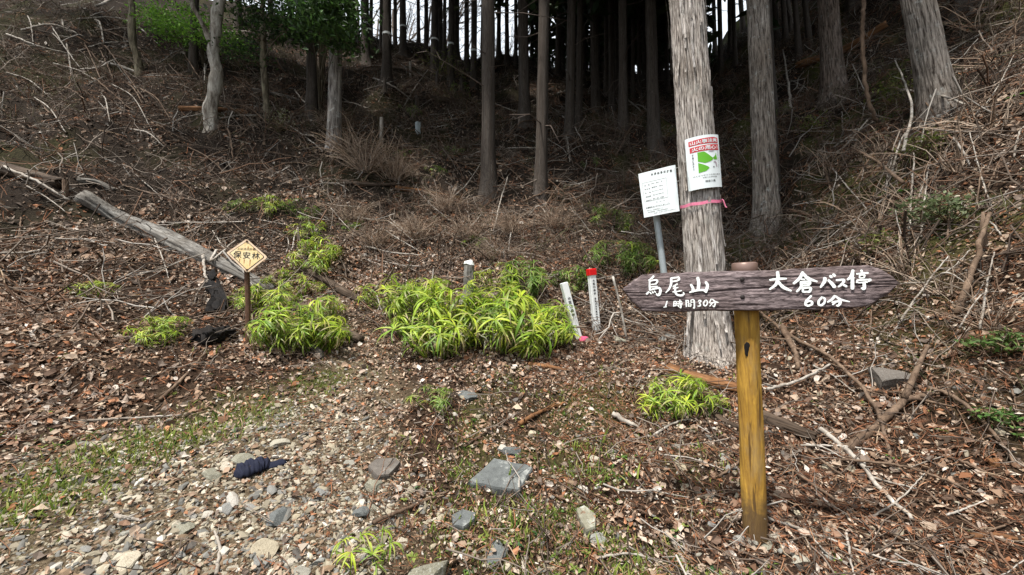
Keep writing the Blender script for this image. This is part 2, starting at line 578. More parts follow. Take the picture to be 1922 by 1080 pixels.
# ------------------------------------------------------------------ ground
def build_ground():
    n = 430
    t = np.linspace(-1, 1, n)
    gx = np.sinh(t*3.7)/np.sinh(3.7)*90
    ty = np.linspace(-.62, 1, n)
    gy = 2.0 + np.sinh(ty*3.7)/np.sinh(3.7)*110
    X, Y = np.meshgrid(gx, gy)
    Z = H(X, Y)
    V = np.stack([X, Y, Z], -1).reshape(-1, 3)
    i = (np.arange(n-1)[:, None]*n + np.arange(n-1)[None]).ravel()
    F = np.stack([i, i+1, i+n+1, i+n], -1)
    x, y = V[:, 0], V[:, 1]
    pd = path_dist(x, y)
    wob = fbm(x*2.3, y*2.3, seed=21, octv=3)*.22
    grit = np.clip(1 - (pd+wob)/.28, 0, 1)
    near = np.clip((5.0 - y)/1.2, 0, 1)
    patch = np.clip(fbm(x*1.7, y*1.7, seed=31, octv=4)*2.2+.05, 0, 1)
    left = strip(x, y)
    moss = np.clip(np.clip((x-2.2)/.6, 0, 1)*patch*.5 + left*.85*(patch*.6+.4) + patch*.55*(x > -.3)*(x < 1.0)*np.clip((3.8-y)/.8, 0, 1) + patch*.22*np.clip((np.hypot(x, y)-6)/3, 0, 1), 0, 1)
    C = np.stack([grit*near, moss*(1-grit*.5), np.clip((np.hypot(x, y)-4.2)/2.5, 0, 1)], -1)  # blue channel: painted shade that darkens the soil with distance
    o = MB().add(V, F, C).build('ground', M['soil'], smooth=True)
    tag(o, 'brown forest soil rising from a gravel path to a steep wooded hillside', 'ground', kind='structure')
build_ground()

# ------------------------------------------------------------------ scattered litter (nobody could count it)
def sector(n, rmin, rmax, p, half=62):
    """points in the wedge the photograph looks into; p = how fast they thin out with distance"""
    u = RNG.random(n)
    e = 2 - p
    r = (rmin**e + u*(rmax**e - rmin**e))**(1/e) if abs(e) > 1e-3 else rmin*(rmax/rmin)**u
    a = np.radians(RNG.uniform(-half, half, n))
    return r*np.sin(a), r*np.cos(a)

def ground_pts(x, y, lift=0.0):
    return np.stack([x, y, H(x, y) + lift], -1)

LEAF_T = []
for s in range(5):
    r = np.random.default_rng(s)
    c = r.uniform(-.5, .5, 6)
    V = [(-.5, 0, c[0]*.4), (-.2, .26, .08+c[1]*.5), (-.2, 0, -.02), (-.2, -.26, .08+c[2]*.5), (.18, .22, .1+c[3]*.6), (.18, 0, 0), (.18, -.22, .1+c[4]*.6), (.5, .02, c[5]*.6)]
    LEAF_T.append((V, [(0, 2, 1), (0, 3, 2), (1, 2, 5, 4), (2, 3, 6, 5), (4, 5, 7), (5, 6, 7)]))
LEAF_COL = np.array([(.345, .245, .175), (.47, .375, .30), (.25, .155, .105), (.14, .092, .066), (.41, .20, .11), (.60, .53, .46), (.20, .155, .125), (.39, .30, .225)])

def leaf_cols(n, w=None):
    w = np.array([5, 4, 4, 4, 1.5, 1.6, 4, 4]) if w is None else np.array(w, float)
    c = LEAF_COL[RNG.choice(len(LEAF_COL), n, p=w/w.sum())]
    return c * RNG.uniform(.7, 1.2, (n, 1))

def scatter_leaves():
    mb = MB()
    for (n, r0, r1, p) in ((130000, 1.1, 7, 1.05), (145000, 4.5, 19, 1.0)):
        x, y = sector(n, r0, r1, p)
        pd = path_dist(x, y)
        left = np.clip((-x - .1)/1.2, 0, 1)
        d = np.hypot(x, y)
        dens = .34 + .66*left
        dens *= (1-.6*strip(x, y))
        dens *= np.where(pd < .05, np.where(y > 2.6, .5, .2), np.where(pd < .35, .45, 1))
        clump = np.clip(fbm(x*1.1, y*1.1, seed=41, octv=3)*1.4+.75, .12, 1)
        keep = RNG.random(n) < dens*clump
        x, y = x[keep], y[keep]
        m = len(x)
        nr = unit(normal(x, y)*1.0 + jitter(m, .33))
        R = frames(nr, RNG.uniform(0, 6.28, m))
        sz = RNG.lognormal(math.log(.031), .48, m)
        sz = np.minimum(sz, .068)
        if r0 > 3: sz *= 1.35
        sz *= np.clip(.62 + .14*(np.hypot(x, y)-1.3), .62, 1)
        pos = ground_pts(x, y) + nr*(RNG.uniform(.001, .025, (m, 1)))
        col = leaf_cols(m)
        col = col*(1-.36*np.clip((np.hypot(x, y)-4.5)/4, 0, 1))[:, None]   # litter colour darkened up the slope in place of tree shade
        k = RNG.integers(0, len(LEAF_T), m)
        for i, (V, F) in enumerate(LEAF_T):
            s = k == i
            instances(mb, V, F, pos[s], R[s], np.stack([sz[s], sz[s]*RNG.uniform(.7, 1.2, s.sum()), sz[s]], -1), col[s])
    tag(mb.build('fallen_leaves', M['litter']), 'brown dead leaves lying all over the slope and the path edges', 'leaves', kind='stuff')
scatter_leaves()

def scatter_needles():
    mb = MB()
    T = []
    for s in range(4):
        r = np.random.default_rng(s+50)
        b = r.uniform(-.18, .18)
        V, F = tube([(-.5, 0, .02), (-.17, b*.6, .05), (.17, b, .03), (.5, b*.2, .06)], [.012, .016, .014, .004], 3, False)
        T.append((V, F))
    for (n, r0, r1, p, smin, smax) in ((46000, 1.1, 6, 1.1, .04, .13), (30000, 5, 16, 1.0, .1, .35)):
        x, y = sector(n, r0, r1, p)
        pd = path_dist(x, y)
        right = np.clip((x + .2)/1.0, 0, 1)
        keep = RNG.random(n) < (.3 + .7*right)*np.where(pd < .0, .35, 1)*np.clip(fbm(x*1.6, y*1.6, seed=43, octv=3)*1.5+.7, .1, 1)
        x, y = x[keep], y[keep]; m = len(x)
        nr = unit(normal(x, y) + jitter(m, .28))
        R = frames(nr, RNG.uniform(0, 6.28, m))
        L = RNG.uniform(smin, smax, m)
        pos = ground_pts(x, y, .0) + nr*RNG.uniform(.002, .02, (m, 1))
        c = np.array([(.20, .085, .045), (.14, .07, .042), (.28, .15, .085), (.10, .06, .04), (.34, .25, .17)])[RNG.choice(5, m, p=[.34, .26, .16, .16, .08])]*RNG.uniform(.7, 1.25, (m, 1))
        k = RNG.integers(0, 4, m)
        for i, (V, F) in enumerate(T):
            s = k == i
            instances(mb, V, F, pos[s], R[s], np.stack([L[s], L[s], np.clip(L[s], .03, .12)*1.2], -1), c[s])
    tag(mb.build('needle_litter', M['needle']), 'reddish brown cedar needles and bark shreds covering the soil', 'needles', kind='stuff')
scatter_needles()

def twig_template(seed, k=3):
    r = np.random.default_rng(seed)
    P = [np.zeros(3)]
    d = unit(np.array([1, 0, r.uniform(-.1, .25)]))
    for i in range(5):
        d = unit(d + r.normal(size=3)*np.array([.12, .25, .16]))
        P.append(P[-1] + d*.2)
    P = np.array(P) - np.array([.5, 0, 0])
    mb = [tube(P, np.linspace(.012, .004, 6), k, False)]
    for j in (1, 2, 3):
        if r.random() < .75:
            dd = unit(d + r.normal(size=3)*np.array([.3, .9, .5]))
            mb.append(tube([P[j], P[j]+dd*.12, P[j]+dd*.26+np.array([0, 0, .03])], [.007, .005, .002], k, False))
    V = np.concatenate([v for v, f in mb]); F, o = [], 0
    for v, f in mb:
        F += [[a+o for a in q] for q in f]; o += len(v)
    return V, F

def scatter_twigs():
    mb = MB()
    T = [twig_template(i) for i in range(8)]
    for (n, r0, r1, p, smin, smax, lo, up) in ((4200, 1.2, 5, 1.1, .08, .45, .008, .16), (16000, 4, 19, .8, .25, 1.1, .06, .42)):
        x, y = sector(n, r0, r1, p)
        pd = path_dist(x, y)
        keep = RNG.random(n) < np.where(pd < .1, .1, 1)*np.clip(.45+.5*(x > .6)+.6*((x < -2.5)&(y > 5.0))+.4*(y > 5), 0, 1)
        x, y = x[keep], y[keep]; m = len(x)
        nr = unit(normal(x, y) + jitter(m, up))
        R = frames(nr, RNG.uniform(0, 6.28, m))
        L = RNG.uniform(smin, smax, m)
        pos = ground_pts(x, y) + nr*RNG.uniform(.005, lo, (m, 1))
        c = np.array([(.12, .092, .072), (.21, .175, .145), (.07, .052, .041), (.34, .31, .275), (.15, .09, .06)])[RNG.choice(5, m, p=[.34, .24, .2, .08, .14])]*RNG.uniform(.75, 1.2, (m, 1))
        k = RNG.integers(0, 8, m)
        for i, (V, F) in enumerate(T):
            s = k == i
            th = np.clip(L[s], .1, .6)
            instances(mb, V, F, pos[s], R[s], np.stack([L[s], L[s], th], -1), c[s])
    tag(mb.build('fallen_twigs', M['twig'], smooth=True), 'thin dry twigs littering the slope under the trees', 'twigs', kind='stuff')
scatter_twigs()

def scatter_crumbs():
    """broken leaf bits, bark chips and soil crumbs between the leaves"""
    mb = MB()
    n = 120000
    x, y = sector(n, 1.1, 6.5, 1.15)
    keep = RNG.random(n) < np.clip(.75+fbm(x*2, y*2, seed=47), .2, 1)
    x, y = x[keep], y[keep]; m = len(x)
    nr = unit(normal(x, y) + jitter(m, .5))
    sz = RNG.lognormal(math.log(.011), .45, m)*np.clip(np.hypot(x, y)/2.5, .8, 1.6)
    c = np.array([(.30, .20, .135), (.44, .34, .25), (.16, .09, .055), (.10, .065, .045), (.56, .47, .38), (.27, .12, .06), (.05, .035, .025)])[RNG.choice(7, m, p=[.24, .14, .20, .15, .03, .12, .12])]*RNG.uniform(.7, 1.2, (m, 1))
    V = [(-.5, -.3, 0), (.2, -.45, .25), (.6, .15, 0), (-.15, .45, .3)]
    instances(mb, V, [(0, 1, 3), (1, 2, 3)], ground_pts(x, y) + nr*RNG.uniform(.001, .012, (m, 1)), frames(nr, RNG.uniform(0, 6.28, m)), np.stack([sz*1.3, sz*RNG.uniform(.4, 1, m), sz], -1), c)
    tag(mb.build('leaf_crumbs', M['litter']), 'broken leaf crumbs and bark chips mixed into the soil', 'litter', kind='stuff')
scatter_crumbs()

def scatter_brush():
    """dry brushwood standing and arching on the banks"""
    mb = MB()
    T = []
    for s in range(6):
        r = np.random.default_rng(s+80)
        b = r.uniform(.1, .6)
        P = bend([(0, 0, 0), (.05, r.uniform(-.1, .1), .4), (.2*b, r.uniform(-.15, .15), .75), (b, r.uniform(-.25, .25), .9-b*.5)], 6)
        mb1 = [tube(P, np.linspace(.010, .003, 6), 3, False)]
        for j in (2, 3, 4):
            dd = unit(r.normal(size=3)*np.array([1, 1, .5]) + np.array([.3, 0, .35]))
            mb1.append(tube([P[j], P[j]+dd*.15, P[j]+dd*.32-np.array([0, 0, .03])], [.005, .004, .002], 3, False))
        V = np.concatenate([v for v, f in mb1]); F, o = [], 0
        for v, f in mb1:
            F += [[a+o for a in q] for q in f]; o += len(v)
        T.append((V, F))
    n = 46000
    x, y = sector(n, 2.8, 18, .7)
    pd = path_dist(x, y)
    bank = np.clip((x-1.9)/.8, 0, 1)*.27 + np.clip((y-4.6)/1.0, 0, 1)*np.where(x < -3.4, np.clip((y-4.5)/4, .15, .7), .85)
    keep = (RNG.random(n) < bank*np.clip(fbm(x*.8, y*.8, seed=61, octv=3)*1.8+.6, .05, 1)) & (pd > .3)
    x, y = x[keep], y[keep]; m = len(x)
    nr = unit(normal(x, y)*.5 + np.array([0, 0, .6]) + jitter(m, .38))
    R = frames(nr, RNG.uniform(0, 6.28, m))
    L = RNG.uniform(.12, .5, m)
    c = np.array([(.10, .072, .054), (.21, .172, .135), (.06, .042, .033), (.13, .07, .045), (.10, .10, .05)])[RNG.choice(5, m, p=[.3, .2, .22, .18, .1])]*RNG.uniform(.7, 1.2, (m, 1))
    pos = ground_pts(x, y, -.02)
    k = RNG.integers(0, 6, m)
    for i, (V, F) in enumerate(T):
        s = k == i
        instances(mb, V, F, pos[s], R[s], np.stack([L[s]*1.2, L[s], L[s]], -1), c[s])
    tag(mb.build('brushwood', M['twig'], smooth=True), 'tangled dry reddish brown undergrowth covering the hillside', 'undergrowth', kind='stuff')
scatter_brush()

def scatter_gravel():
    mb = MB()
    T = [rock(0, 300+i, (1, .55+.06*i, .32+.05*(i % 4)), 6, .02) for i in range(6)]
    n = 95000
    x, y = sector(n, 1.05, 4.8, 1.2, 60)
    pd = path_dist(x, y)
    dens = np.clip(1-(pd+.12+.25*fbm(x*2.5, y*2.5, seed=88, octv=2))/.4, 0, 1)*.9*np.clip((4.1-y)/1.6, .25, 1) + .10*(x > -.4)*(y < 3.4) + .015
    keep = RNG.random(n) < dens
    x, y = x[keep], y[keep]; m = len(x)
    nr = unit(normal(x, y)*1.3 + jitter(m, .3))
    R = frames(nr, RNG.uniform(0, 6.28, m))
    sz = np.clip(RNG.lognormal(math.log(.0075), .5, m), .004, .028)
    pos = ground_pts(x, y) + nr*(sz*.15)[:, None]
    c = np.array([(.22, .19, .14), (.28, .245, .18), (.15, .145, .13), (.37, .33, .26), (.20, .14, .09), (.47, .44, .385), (.095, .085, .075)])[RNG.choice(7, m, p=[.24, .22, .16, .1, .12, .05, .11])]*RNG.uniform(.75, 1.2, (m, 1))
    k = RNG.integers(0, 6, m)
    for i, (V, F) in enumerate(T):
        s = k == i
        instances(mb, V, F, pos[s], R[s], np.stack([sz[s]*1.25, sz[s], sz[s]], -1), c[s])
    tag(mb.build('gravel', M['gravel']), 'small angular tan and grey gravel covering the path', 'gravel', kind='stuff')
scatter_gravel()

def scatter_grass():
    mb = MB()
    V = [(-.06, 0, 0), (.06, 0, 0), (.05, .12, .5), (-.05, .12, .5), (0, .38, .9)]
    F = [(0, 1, 2, 3), (3, 2, 4)]
    n = 120000
    x, y = sector(n, 1.1, 4.6, 1.1)
    pd = path_dist(x, y)
    patch = fbm(x*2.6, y*2.6, seed=71, octv=3)
    left = strip(x, y)
    mid = np.clip((x+.45)/.3, 0, 1)*np.clip((1.25-x)/.5, 0, 1)*np.clip((3.5-y)/.5, 0, 1)*(pd > .02)
    other = .06*(y < 4.2)
    keep = RNG.random(n) < np.clip((left*1.2+mid*.75)*np.clip(patch*3+.15+left*.5, 0, 1)+other*np.clip(patch*4-1.2, 0, 1), 0, 1)
    x, y = x[keep], y[keep]; m = len(x)
    nr = unit(np.array([[0, 0, 1.]]) + jitter(m, .35))
    R = frames(nr, RNG.uniform(0, 6.28, m))
    L = RNG.lognormal(math.log(.030), .4, m)
    c = np.array([(.17, .25, .04), (.26, .32, .06), (.10, .18, .035), (.36, .36, .12)])[RNG.choice(4, m, p=[.4, .3, .18, .12])]*RNG.uniform(.75, 1.2, (m, 1))
    instances(mb, V, F, ground_pts(x, y, -.003), R, np.stack([L, L, L], -1), c)
    tag(mb.build('grass', M['grass']), 'short sparse grass and moss in patches beside the gravel path', 'grass', kind='stuff')

    # the verge and the patches on the stony ground, where the grass is thick enough to show
    mb = MB()
    n = 260000
    x, y = sector(n, 1.2, 4.2, 1.1, 58)
    s_ = strip(x, y)
    patch = fbm(x*3.1, y*3.1, seed=72, octv=3)
    pd = path_dist(x, y)
    mid = np.clip((x+.45)/.3, 0, 1)*np.clip((1.0-x)/.4, 0, 1)*np.clip((3.4-y)/.5, 0, 1)*(pd > .04)
    keep = RNG.random(n) < np.clip(s_*.75*np.clip(patch*2.2+.7, .1, 1) + mid*.5*np.clip(patch*4-.1, 0, 1), 0, 1)
    x, y = x[keep], y[keep]; m = len(x)
    nr = unit(np.array([[0, 0, 1.]]) + jitter(m, .5))
    L = RNG.lognormal(math.log(.022), .4, m)
    c = np.array([(.16, .22, .04), (.25, .29, .06), (.11, .17, .035), (.34, .33, .11)])[RNG.choice(4, m, p=[.35, .3, .15, .2])]*RNG.uniform(.75, 1.2, (m, 1))
    V2 = [(-.09, 0, 0), (.09, 0, 0), (.05, .2, .5), (0, .45, .85)]
    instances(mb, V2, [(0, 1, 2), (0, 2, 3)], ground_pts(x, y, -.002), frames(nr, RNG.uniform(0, 6.28, m)), L, c)
    tag(mb.build('verge_grass', M['grass']), 'fine short grass along the left verge of the gravel path', 'grass', kind='stuff')

    # low broad-leaved weeds
    mb = MB()
    n = 2600
    x, y = sector(n, 1.2, 5, 1.1)
    pd = path_dist(x, y)
    keep = (pd > 0) & (RNG.random(n) < np.where(x > -.3, .75, .12)*np.clip(fbm(x*2, y*2, seed=75)*3+.3, 0, 1))
    x, y = x[keep], y[keep]
    px, py = np.repeat(x, 7), np.repeat(y, 7)
    m = len(px)
    V = [(0, 0, 0), (.25, .5, .25), (0, .5, .18), (-.25, .5, .25), (0, 1, .12)]
    F = [(0, 1, 2), (0, 2, 3), (1, 4, 2), (2, 4, 3)]
    nr = unit(np.array([[0, 0, 1.]]) + jitter(m, .3))
    R = frames(nr, RNG.uniform(0, 6.28, m))
    L = RNG.uniform(.012, .034, m)
    base = np.array([(.09, .19, .035), (.16, .25, .05), (.06, .14, .05), (.22, .27, .06)])[RNG.choice(4, len(x))]
    pos = ground_pts(px, py, .004)
    pos[:, :2] += RNG.normal(size=(m, 2))*.006
    instances(mb, V, F, pos, R, L, np.repeat(base, 7, 0)*RNG.uniform(.8, 1.2, (m, 1)))
    tag(mb.build('weeds', M['grass']), 'tiny bright green weeds dotted over the stony ground', 'weeds', kind='stuff')
scatter_grass()

# ------------------------------------------------------------------ trees
def trunk_real(seed, r, h, k, rings, flare=.45, flare_h=.22, taper=.35, amp=.05, below=.35, plate=7.0, zf=1.5, zpow=1.6):
    """a trunk in metres, origin at the ground: root flare, taper and fissured vertical bark plates"""
    z = -below + (h+below)*np.linspace(0, 1, rings)**zpow
    th = np.arange(k)/k*2*math.pi
    Z, TH = np.meshgrid(z, th, indexing='ij')
    rad = r*(1 - taper*np.clip(Z/h, 0, 1))
    butt = 1 + .55*fbm(np.cos(TH)*1.7, np.sin(TH)*1.7, Z*.15, seed=seed, octv=2)
    rad = rad*(1 + flare*np.exp(-np.clip(Z, -.15, 99)/flare_h)*butt*1.3)
    cx, cy = np.cos(TH), np.sin(TH)
    tw = Z*.12
    n1 = fbm((np.cos(TH+tw))*plate, (np.sin(TH+tw))*plate, Z*zf, seed=seed+1, octv=3)
    ridge = 1 - np.abs(n1)*2.6
    n2 = fbm(np.cos(TH+tw)*plate*2.6, np.sin(TH+tw)*plate*2.6, Z*zf*2.2, seed=seed+5, octv=2)
    rad = rad + r*amp*(ridge*.7 + n2*.8)
    wob = .04*r
    V = np.stack([cx*rad + wob*np.sin(Z*1.1+seed), cy*rad + wob*np.cos(Z*.9+seed), Z], -1).reshape(-1, 3)
    i = (np.arange(rings-1)[:, None]*k)
    j = np.arange(k)[None]; j2 = (j+1) % k
    F = np.stack([i+j, i+j2, i+k+j2, i+k+j], -1).reshape(-1, 4)
    return V, F

def trunk_unit(seed):
    """slim forest trunk of unit height and unit radius, stretched per tree"""
    V, F = trunk_real(seed, 1.0, 1.0, 20, 60, .32, .018, .62, .13, .03, 3.4, 22, 1.8)
    return MB().add(V, F)

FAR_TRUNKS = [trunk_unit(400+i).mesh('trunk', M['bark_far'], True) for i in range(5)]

def crown_mesh(seed, dens=1.0, z0=0.0, ragged=.4):
    """conifer crown of unit height and unit radius: drooping sprays along whorled limbs"""
    r = np.random.default_rng(seed)
    P, N, L, Cc = [], [], [], []
    mb = MB()
    for b in range(int(64*dens)):
        zz = z0 + (1-z0)*r.random()**1.15
        ln = (1.05-zz)**.75*r.uniform(.55, 1.15)*(1-ragged*r.random()*.5)
        a = r.uniform(0, 6.28)
        d = np.array([math.cos(a), math.sin(a), 0])
        pts = [np.array([0, 0, zz])+d*ln*t+np.array([0, 0, -.10*ln*t*t+.03*t]) for t in (0, .5, 1)]
        V, F = tube(pts, [.012, .008, .003], 3, False)
        mb.add(V, F, (.05, .04, .03))
        for q in range(int(36*ln)+7):
            t = r.uniform(.18, 1.05)
            p = np.array([0, 0, zz]) + d*ln*t + np.array([0, 0, -.10*ln*t*t+.03*t]) + r.normal(size=3)*np.array([.07, .07, .018])
            P.append(p)
            N.append(unit(r.normal(size=3)*.55+np.array([0, 0, .9])))
            L.append(r.uniform(.10, .24))
            Cc.append(np.array([(.030, .055, .020), (.045, .075, .026), (.022, .04, .018), (.06, .085, .03)][r.integers(4)])*r.uniform(.75, 1.25))
    V = [(-.5, 0, .0), (-.1, .24, -.02), (.05, 0, .03), (-.1, -.24, -.02), (.3, .2, -.05), (.3, -.2, -.05), (.6, 0, -.09)]
    F = [(0, 2, 1), (0, 3, 2), (1, 2, 4), (3, 5, 2), (2, 6, 4), (2, 5, 6)]
    n = len(P)
    L = np.array(L)
    R = frames(np.array(N), r.uniform(0, 6.28, n))
    R[:, 2, :] *= .24          # the unit crown is stretched upwards when placed
    instances(mb, V, F, np.array(P), R, np.stack([L*1.0, L*.8, L*.3], -1), np.array(Cc))
    return mb.mesh('crown', M['conifer'])

CROWNS = [crown_mesh(500+i) for i in range(4)]
LOW_CROWNS = [crown_mesh(520+i, 1.5) for i in range(2)]

def stub_mesh(seed):
    r = np.random.default_rng(seed)
    mb = MB()
    for q in range(16):
        z, a, L = r.uniform(.9, 8), r.uniform(0, 6.28), r.uniform(.25, 1.5)
        d = np.array([math.cos(a), math.sin(a), r.uniform(-.35, .25)])
        P = [np.array([0, 0, z]), np.array([0, 0, z])+d*L*.5, np.array([0, 0, z])+d*L+r.normal(size=3)*.1-np.array([0, 0, .12*L])]
        V, F = tube(P, [.014, .009, .003], 4, False)
        mb.add(V, F, (.12, .095, .08))
        for j in range(3):
            p = P[1]+(P[2]-P[1])*r.random()
            e = unit(r.normal(size=3)+d)*r.uniform(.12, .35)
            V, F = tube([p, p+e], [.005, .002], 3, False)
            mb.add(V, F, (.13, .105, .09))
    return mb.mesh('dead_limbs', M['twig'], True)
STUBS = [stub_mesh(450+i) for i in range(4)]

def up_rot(d):
    return Vector((0, 0, 1)).rotation_difference(Vector(d).normalized())

def tree_base(px, py, tx, ty, wpx):
    B, t = hit(px, py)
    T = at(tx, ty, t)
    r = wpx/2*t/F_PX/math.hypot(1, (px-CX)/F_PX)      # wide lens: a round trunk off the axis shows wider
    return B, t, up_rot(T-B), r, (T-B).length

def forest_tree(px, py, wpx, tx, label, band=None, group=None, H_=18.0, crown=.30, cr=2.6, idx=[0], crowns=None, name='cedar_tree'):
    B, t, rot, r, vis = tree_base(px, py, tx, 0, wpx)
    r = max(r, .05)
    i = idx[0]; idx[0] += 1
    o = thing(name, label, 'tree', B, group, rot)
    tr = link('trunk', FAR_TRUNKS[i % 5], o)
    tr.scale = (r*1.12, r*1.12, H_)
    tr.rotation_euler.z = i*1.7
    c = link('crown', (crowns or CROWNS)[i % len(crowns or CROWNS)], o, (0, 0, H_*crown))
    c.scale = (cr, cr, H_*(1.04-crown))
    c.rotation_euler.z = i*2.3
    if name == 'cedar_tree':
        dl = tag(link('dead_limbs', STUBS[i % 4], o), kind='stuff')
        dl.rotation_euler.z = i*.9
    if band:
        zb = vis*(py-band)/max(py, 1)
        k = 16
        V, F = tube([(0, 0, zb-.035), (0, 0, zb+.035)], r*1.22, k, False)
        MB().add(V, F).build('marking_band', M['tape_white'], o)
    return o

BG = 'cedars with white bands along the ridge'
for (px, py, w, tx, band) in [(687, 116, 14, 685, 47), (726, 150, 15, 727, 67), (757, 100, 11, 756, 52), (815, 131, 12, 816, 77), (846, 148, 10, 847, 87), (856, 92, 10, 857, 85), (889, 162, 10, 890, 97)]:
    forest_tree(px, py, w, tx, 'slim dark cedar on the ridge with a white band tied round its trunk', band, BG)
for (px, py, w, tx) in [(660, 72, 15, 660), (696, 66, 6, 697), (786, 74, 6, 785), (826, 78, 9, 826), (876, 125, 8, 876), (936, 108, 7, 937), (952, 112, 7, 951), (715, 95, 6, 716), (742, 84, 6, 742), (800, 100, 7, 800), (834, 112, 6, 835), (905, 120, 6, 906), (968, 122, 6, 968), (1028, 125, 7, 1029), (1078, 130, 6, 1078), (998, 120, 6, 999), (1007, 120, 7, 1009),
                        (447, 54, 13, 447), (507, 82, 10, 508), (545, 75, 9, 545)]:
    forest_tree(px, py, w, tx, 'slim dark cedar without a band standing on the skyline ridge', None, 'unbanded cedars along the ridge')
for (px, py, w, tx) in [(1047, 142, 9, 1049), (1056, 131, 6, 1056), (1100, 118, 6, 1100), (1112, 132, 9, 1112), (1123, 142, 8, 1124), (1148, 213, 11, 1147), (1158, 190, 9, 1157), (1188, 186, 7, 1188), (1210, 160, 8, 1209), (1225, 176, 7, 1224),
                        (1132, 138, 7, 1133), (1175, 150, 6, 1175), (1200, 172, 7, 1199), (1218, 150, 6, 1217), (1252, 165, 8, 1251), (1095, 160, 7, 1096), (1138, 175, 8, 1138), (1380, 120, 7, 1376), (1415, 70, 7, 1409), (1485, 60, 8, 1478), (1520, 90, 9, 1510), (1342, 100, 7, 1339), (1240, 150, 9, 1239), (1353, 130, 8, 1350), (1372, 90, 9, 1370), (1460, 96, 10, 1454), (1476, 86, 9, 1470), (1500, 110, 10, 1492), (1395, 60, 8, 1390)]:
    forest_tree(px, py, w, tx, 'thin dark cedar standing deep in the shaded gully forest', None, 'cedars deep in the shaded gully', crown=.26)
forest_tree(917, 363, 23, 917, 'straight brown cedar trunk with pale lichen at its foot, centre of slope', crown=.36)
forest_tree(1015, 363, 19, 1022, 'straight dark cedar trunk with a green sprout at its foot', crown=.36)
forest_tree(985, 233, 18, 981, 'cedar with a pale stripe down its trunk, uphill between two front cedars', crown=.36)
forest_tree(1068, 256, 15, 1073, 'dark cedar at the gully edge, thicker of a close pair', crown=.34)
forest_tree(1086, 236, 11, 1089, 'dark cedar at the gully edge, thinner of a close pair', crown=.34)
forest_tree(1170, 242, 15, 1168, 'dark cedar in the gully just uphill of the white notice board', crown=.34)
forest_tree(585, 226, 18, 584, 'dark cedar with a reddish peeled base behind the lichened trunk', crown=.3, cr=2.2)
forest_tree(362, 136, 14, 366, 'dark cedar half hidden behind the pale forked tree', crown=.34)
# evergreen trees closing the view at the head of the gully
for (px, py, w, tx) in [(1030, 128, 7, 1030), (1085, 128, 8, 1085), (1135, 132, 8, 1135), (1180, 150, 8, 1180), (1215, 140, 8, 1215), (1262, 140, 8, 1260)]:
    forest_tree(px, py, w, tx, 'dense low branched evergreen closing the head of the dark gully', None, 'evergreens at the head of the gully', H_=11, crown=.06, cr=1.9, crowns=LOW_CROWNS, name='evergreen_tree')
# extra cedars, added for their crowns to shade the bank and gully
for k, (x, y) in enumerate([(4.2, 6.4), (5.6, 8.4), (3.4, 9.3), (7.3, 6.0), (6.9, 3.0), (2.6, 12.0), (5.0, 11.5), (8.4, 9.3), (6.6, 13.5)]):
    z = float(H(x, y))
    # only where they do not stand in the photograph's view: high crown, trunk hidden among the others
    o = thing('cedar_tree', 'tall dark cedar added behind the front trunks to shade the bank', 'tree', (x, y, z), 'cedars added to shade the bank')
    tr = link('trunk', FAR_TRUNKS[k % 5], o); tr.scale = (.14, .14, 17)
    c = link('crown', CROWNS[k % 4], o, (0, 0, 5.0)); c.scale = (2.8, 2.8, 12.5)

def big_tree(px, py, wpx, tx, label, mat, seed, k=150, rings=170, flare=.45, flare_h=.25, amp=.055, H_=17, plate=6.5, crown=True, vis_h=7.0, cr=2.7, taper=.3):
    B, t, rot, r, vis = tree_base(px, py, tx, 0, wpx)
    o = thing('cedar_tree', label, 'tree', B, None, rot)
    V, F = trunk_real(seed, r, vis_h, k, rings, flare, flare_h, taper, amp, .4, plate, 1.3, 1.35)
    mb = MB().add(V, F)
    V2, F2 = tube([(0, 0, vis_h), (0, 0, vis_h+2), (0, 0, H_)], [r*(1-taper), r*(1-taper)*.9, r*.12], 16)
    mb.add(V2, F2)
    mb.build('trunk', mat, o, True)
    c = link('crown', CROWNS[seed % 4], o, (0, 0, H_*(.5 if seed == 601 else .38))); c.scale = (cr if seed != 601 else 2.0, cr if seed != 601 else 2.0, H_*(.54 if seed == 601 else .66))
    return o, B, t, rot, r

T1, T1B, T1t, T1rot, T1r = big_tree(1336, 668, 74, 1287, 'thick pale grey cedar with stringy bark carrying the poster and pink tape', M['bark_pale'], 601, 260, 260, .28, .16, .11, plate=13, taper=.42)
big_tree(1441, 425, 47, 1421, 'tall grey cedar with white flecked bark behind the signpost', M['bark_grey'], 602, flare=.3, flare_h=.25, amp=.07)
big_tree(1566, 185, 42, 1553, 'dark cedar with green lichen patches at its foot, high on the bank', M['bark_brown'], 603, flare=.35, flare_h=.3, amp=.07)
big_tree(1764, 225, 66, 1722, 'leaning grey cedar with a broad root foot beside the hanging vine', M['bark_grey'], 604, flare=.35, flare_h=.4, amp=.08)
big_tree(626, 288, 27, 633, 'pale lichen crusted trunk beside the dry thorny bush', M['lichened'], 605, 60, 120, .25, .3, .03)

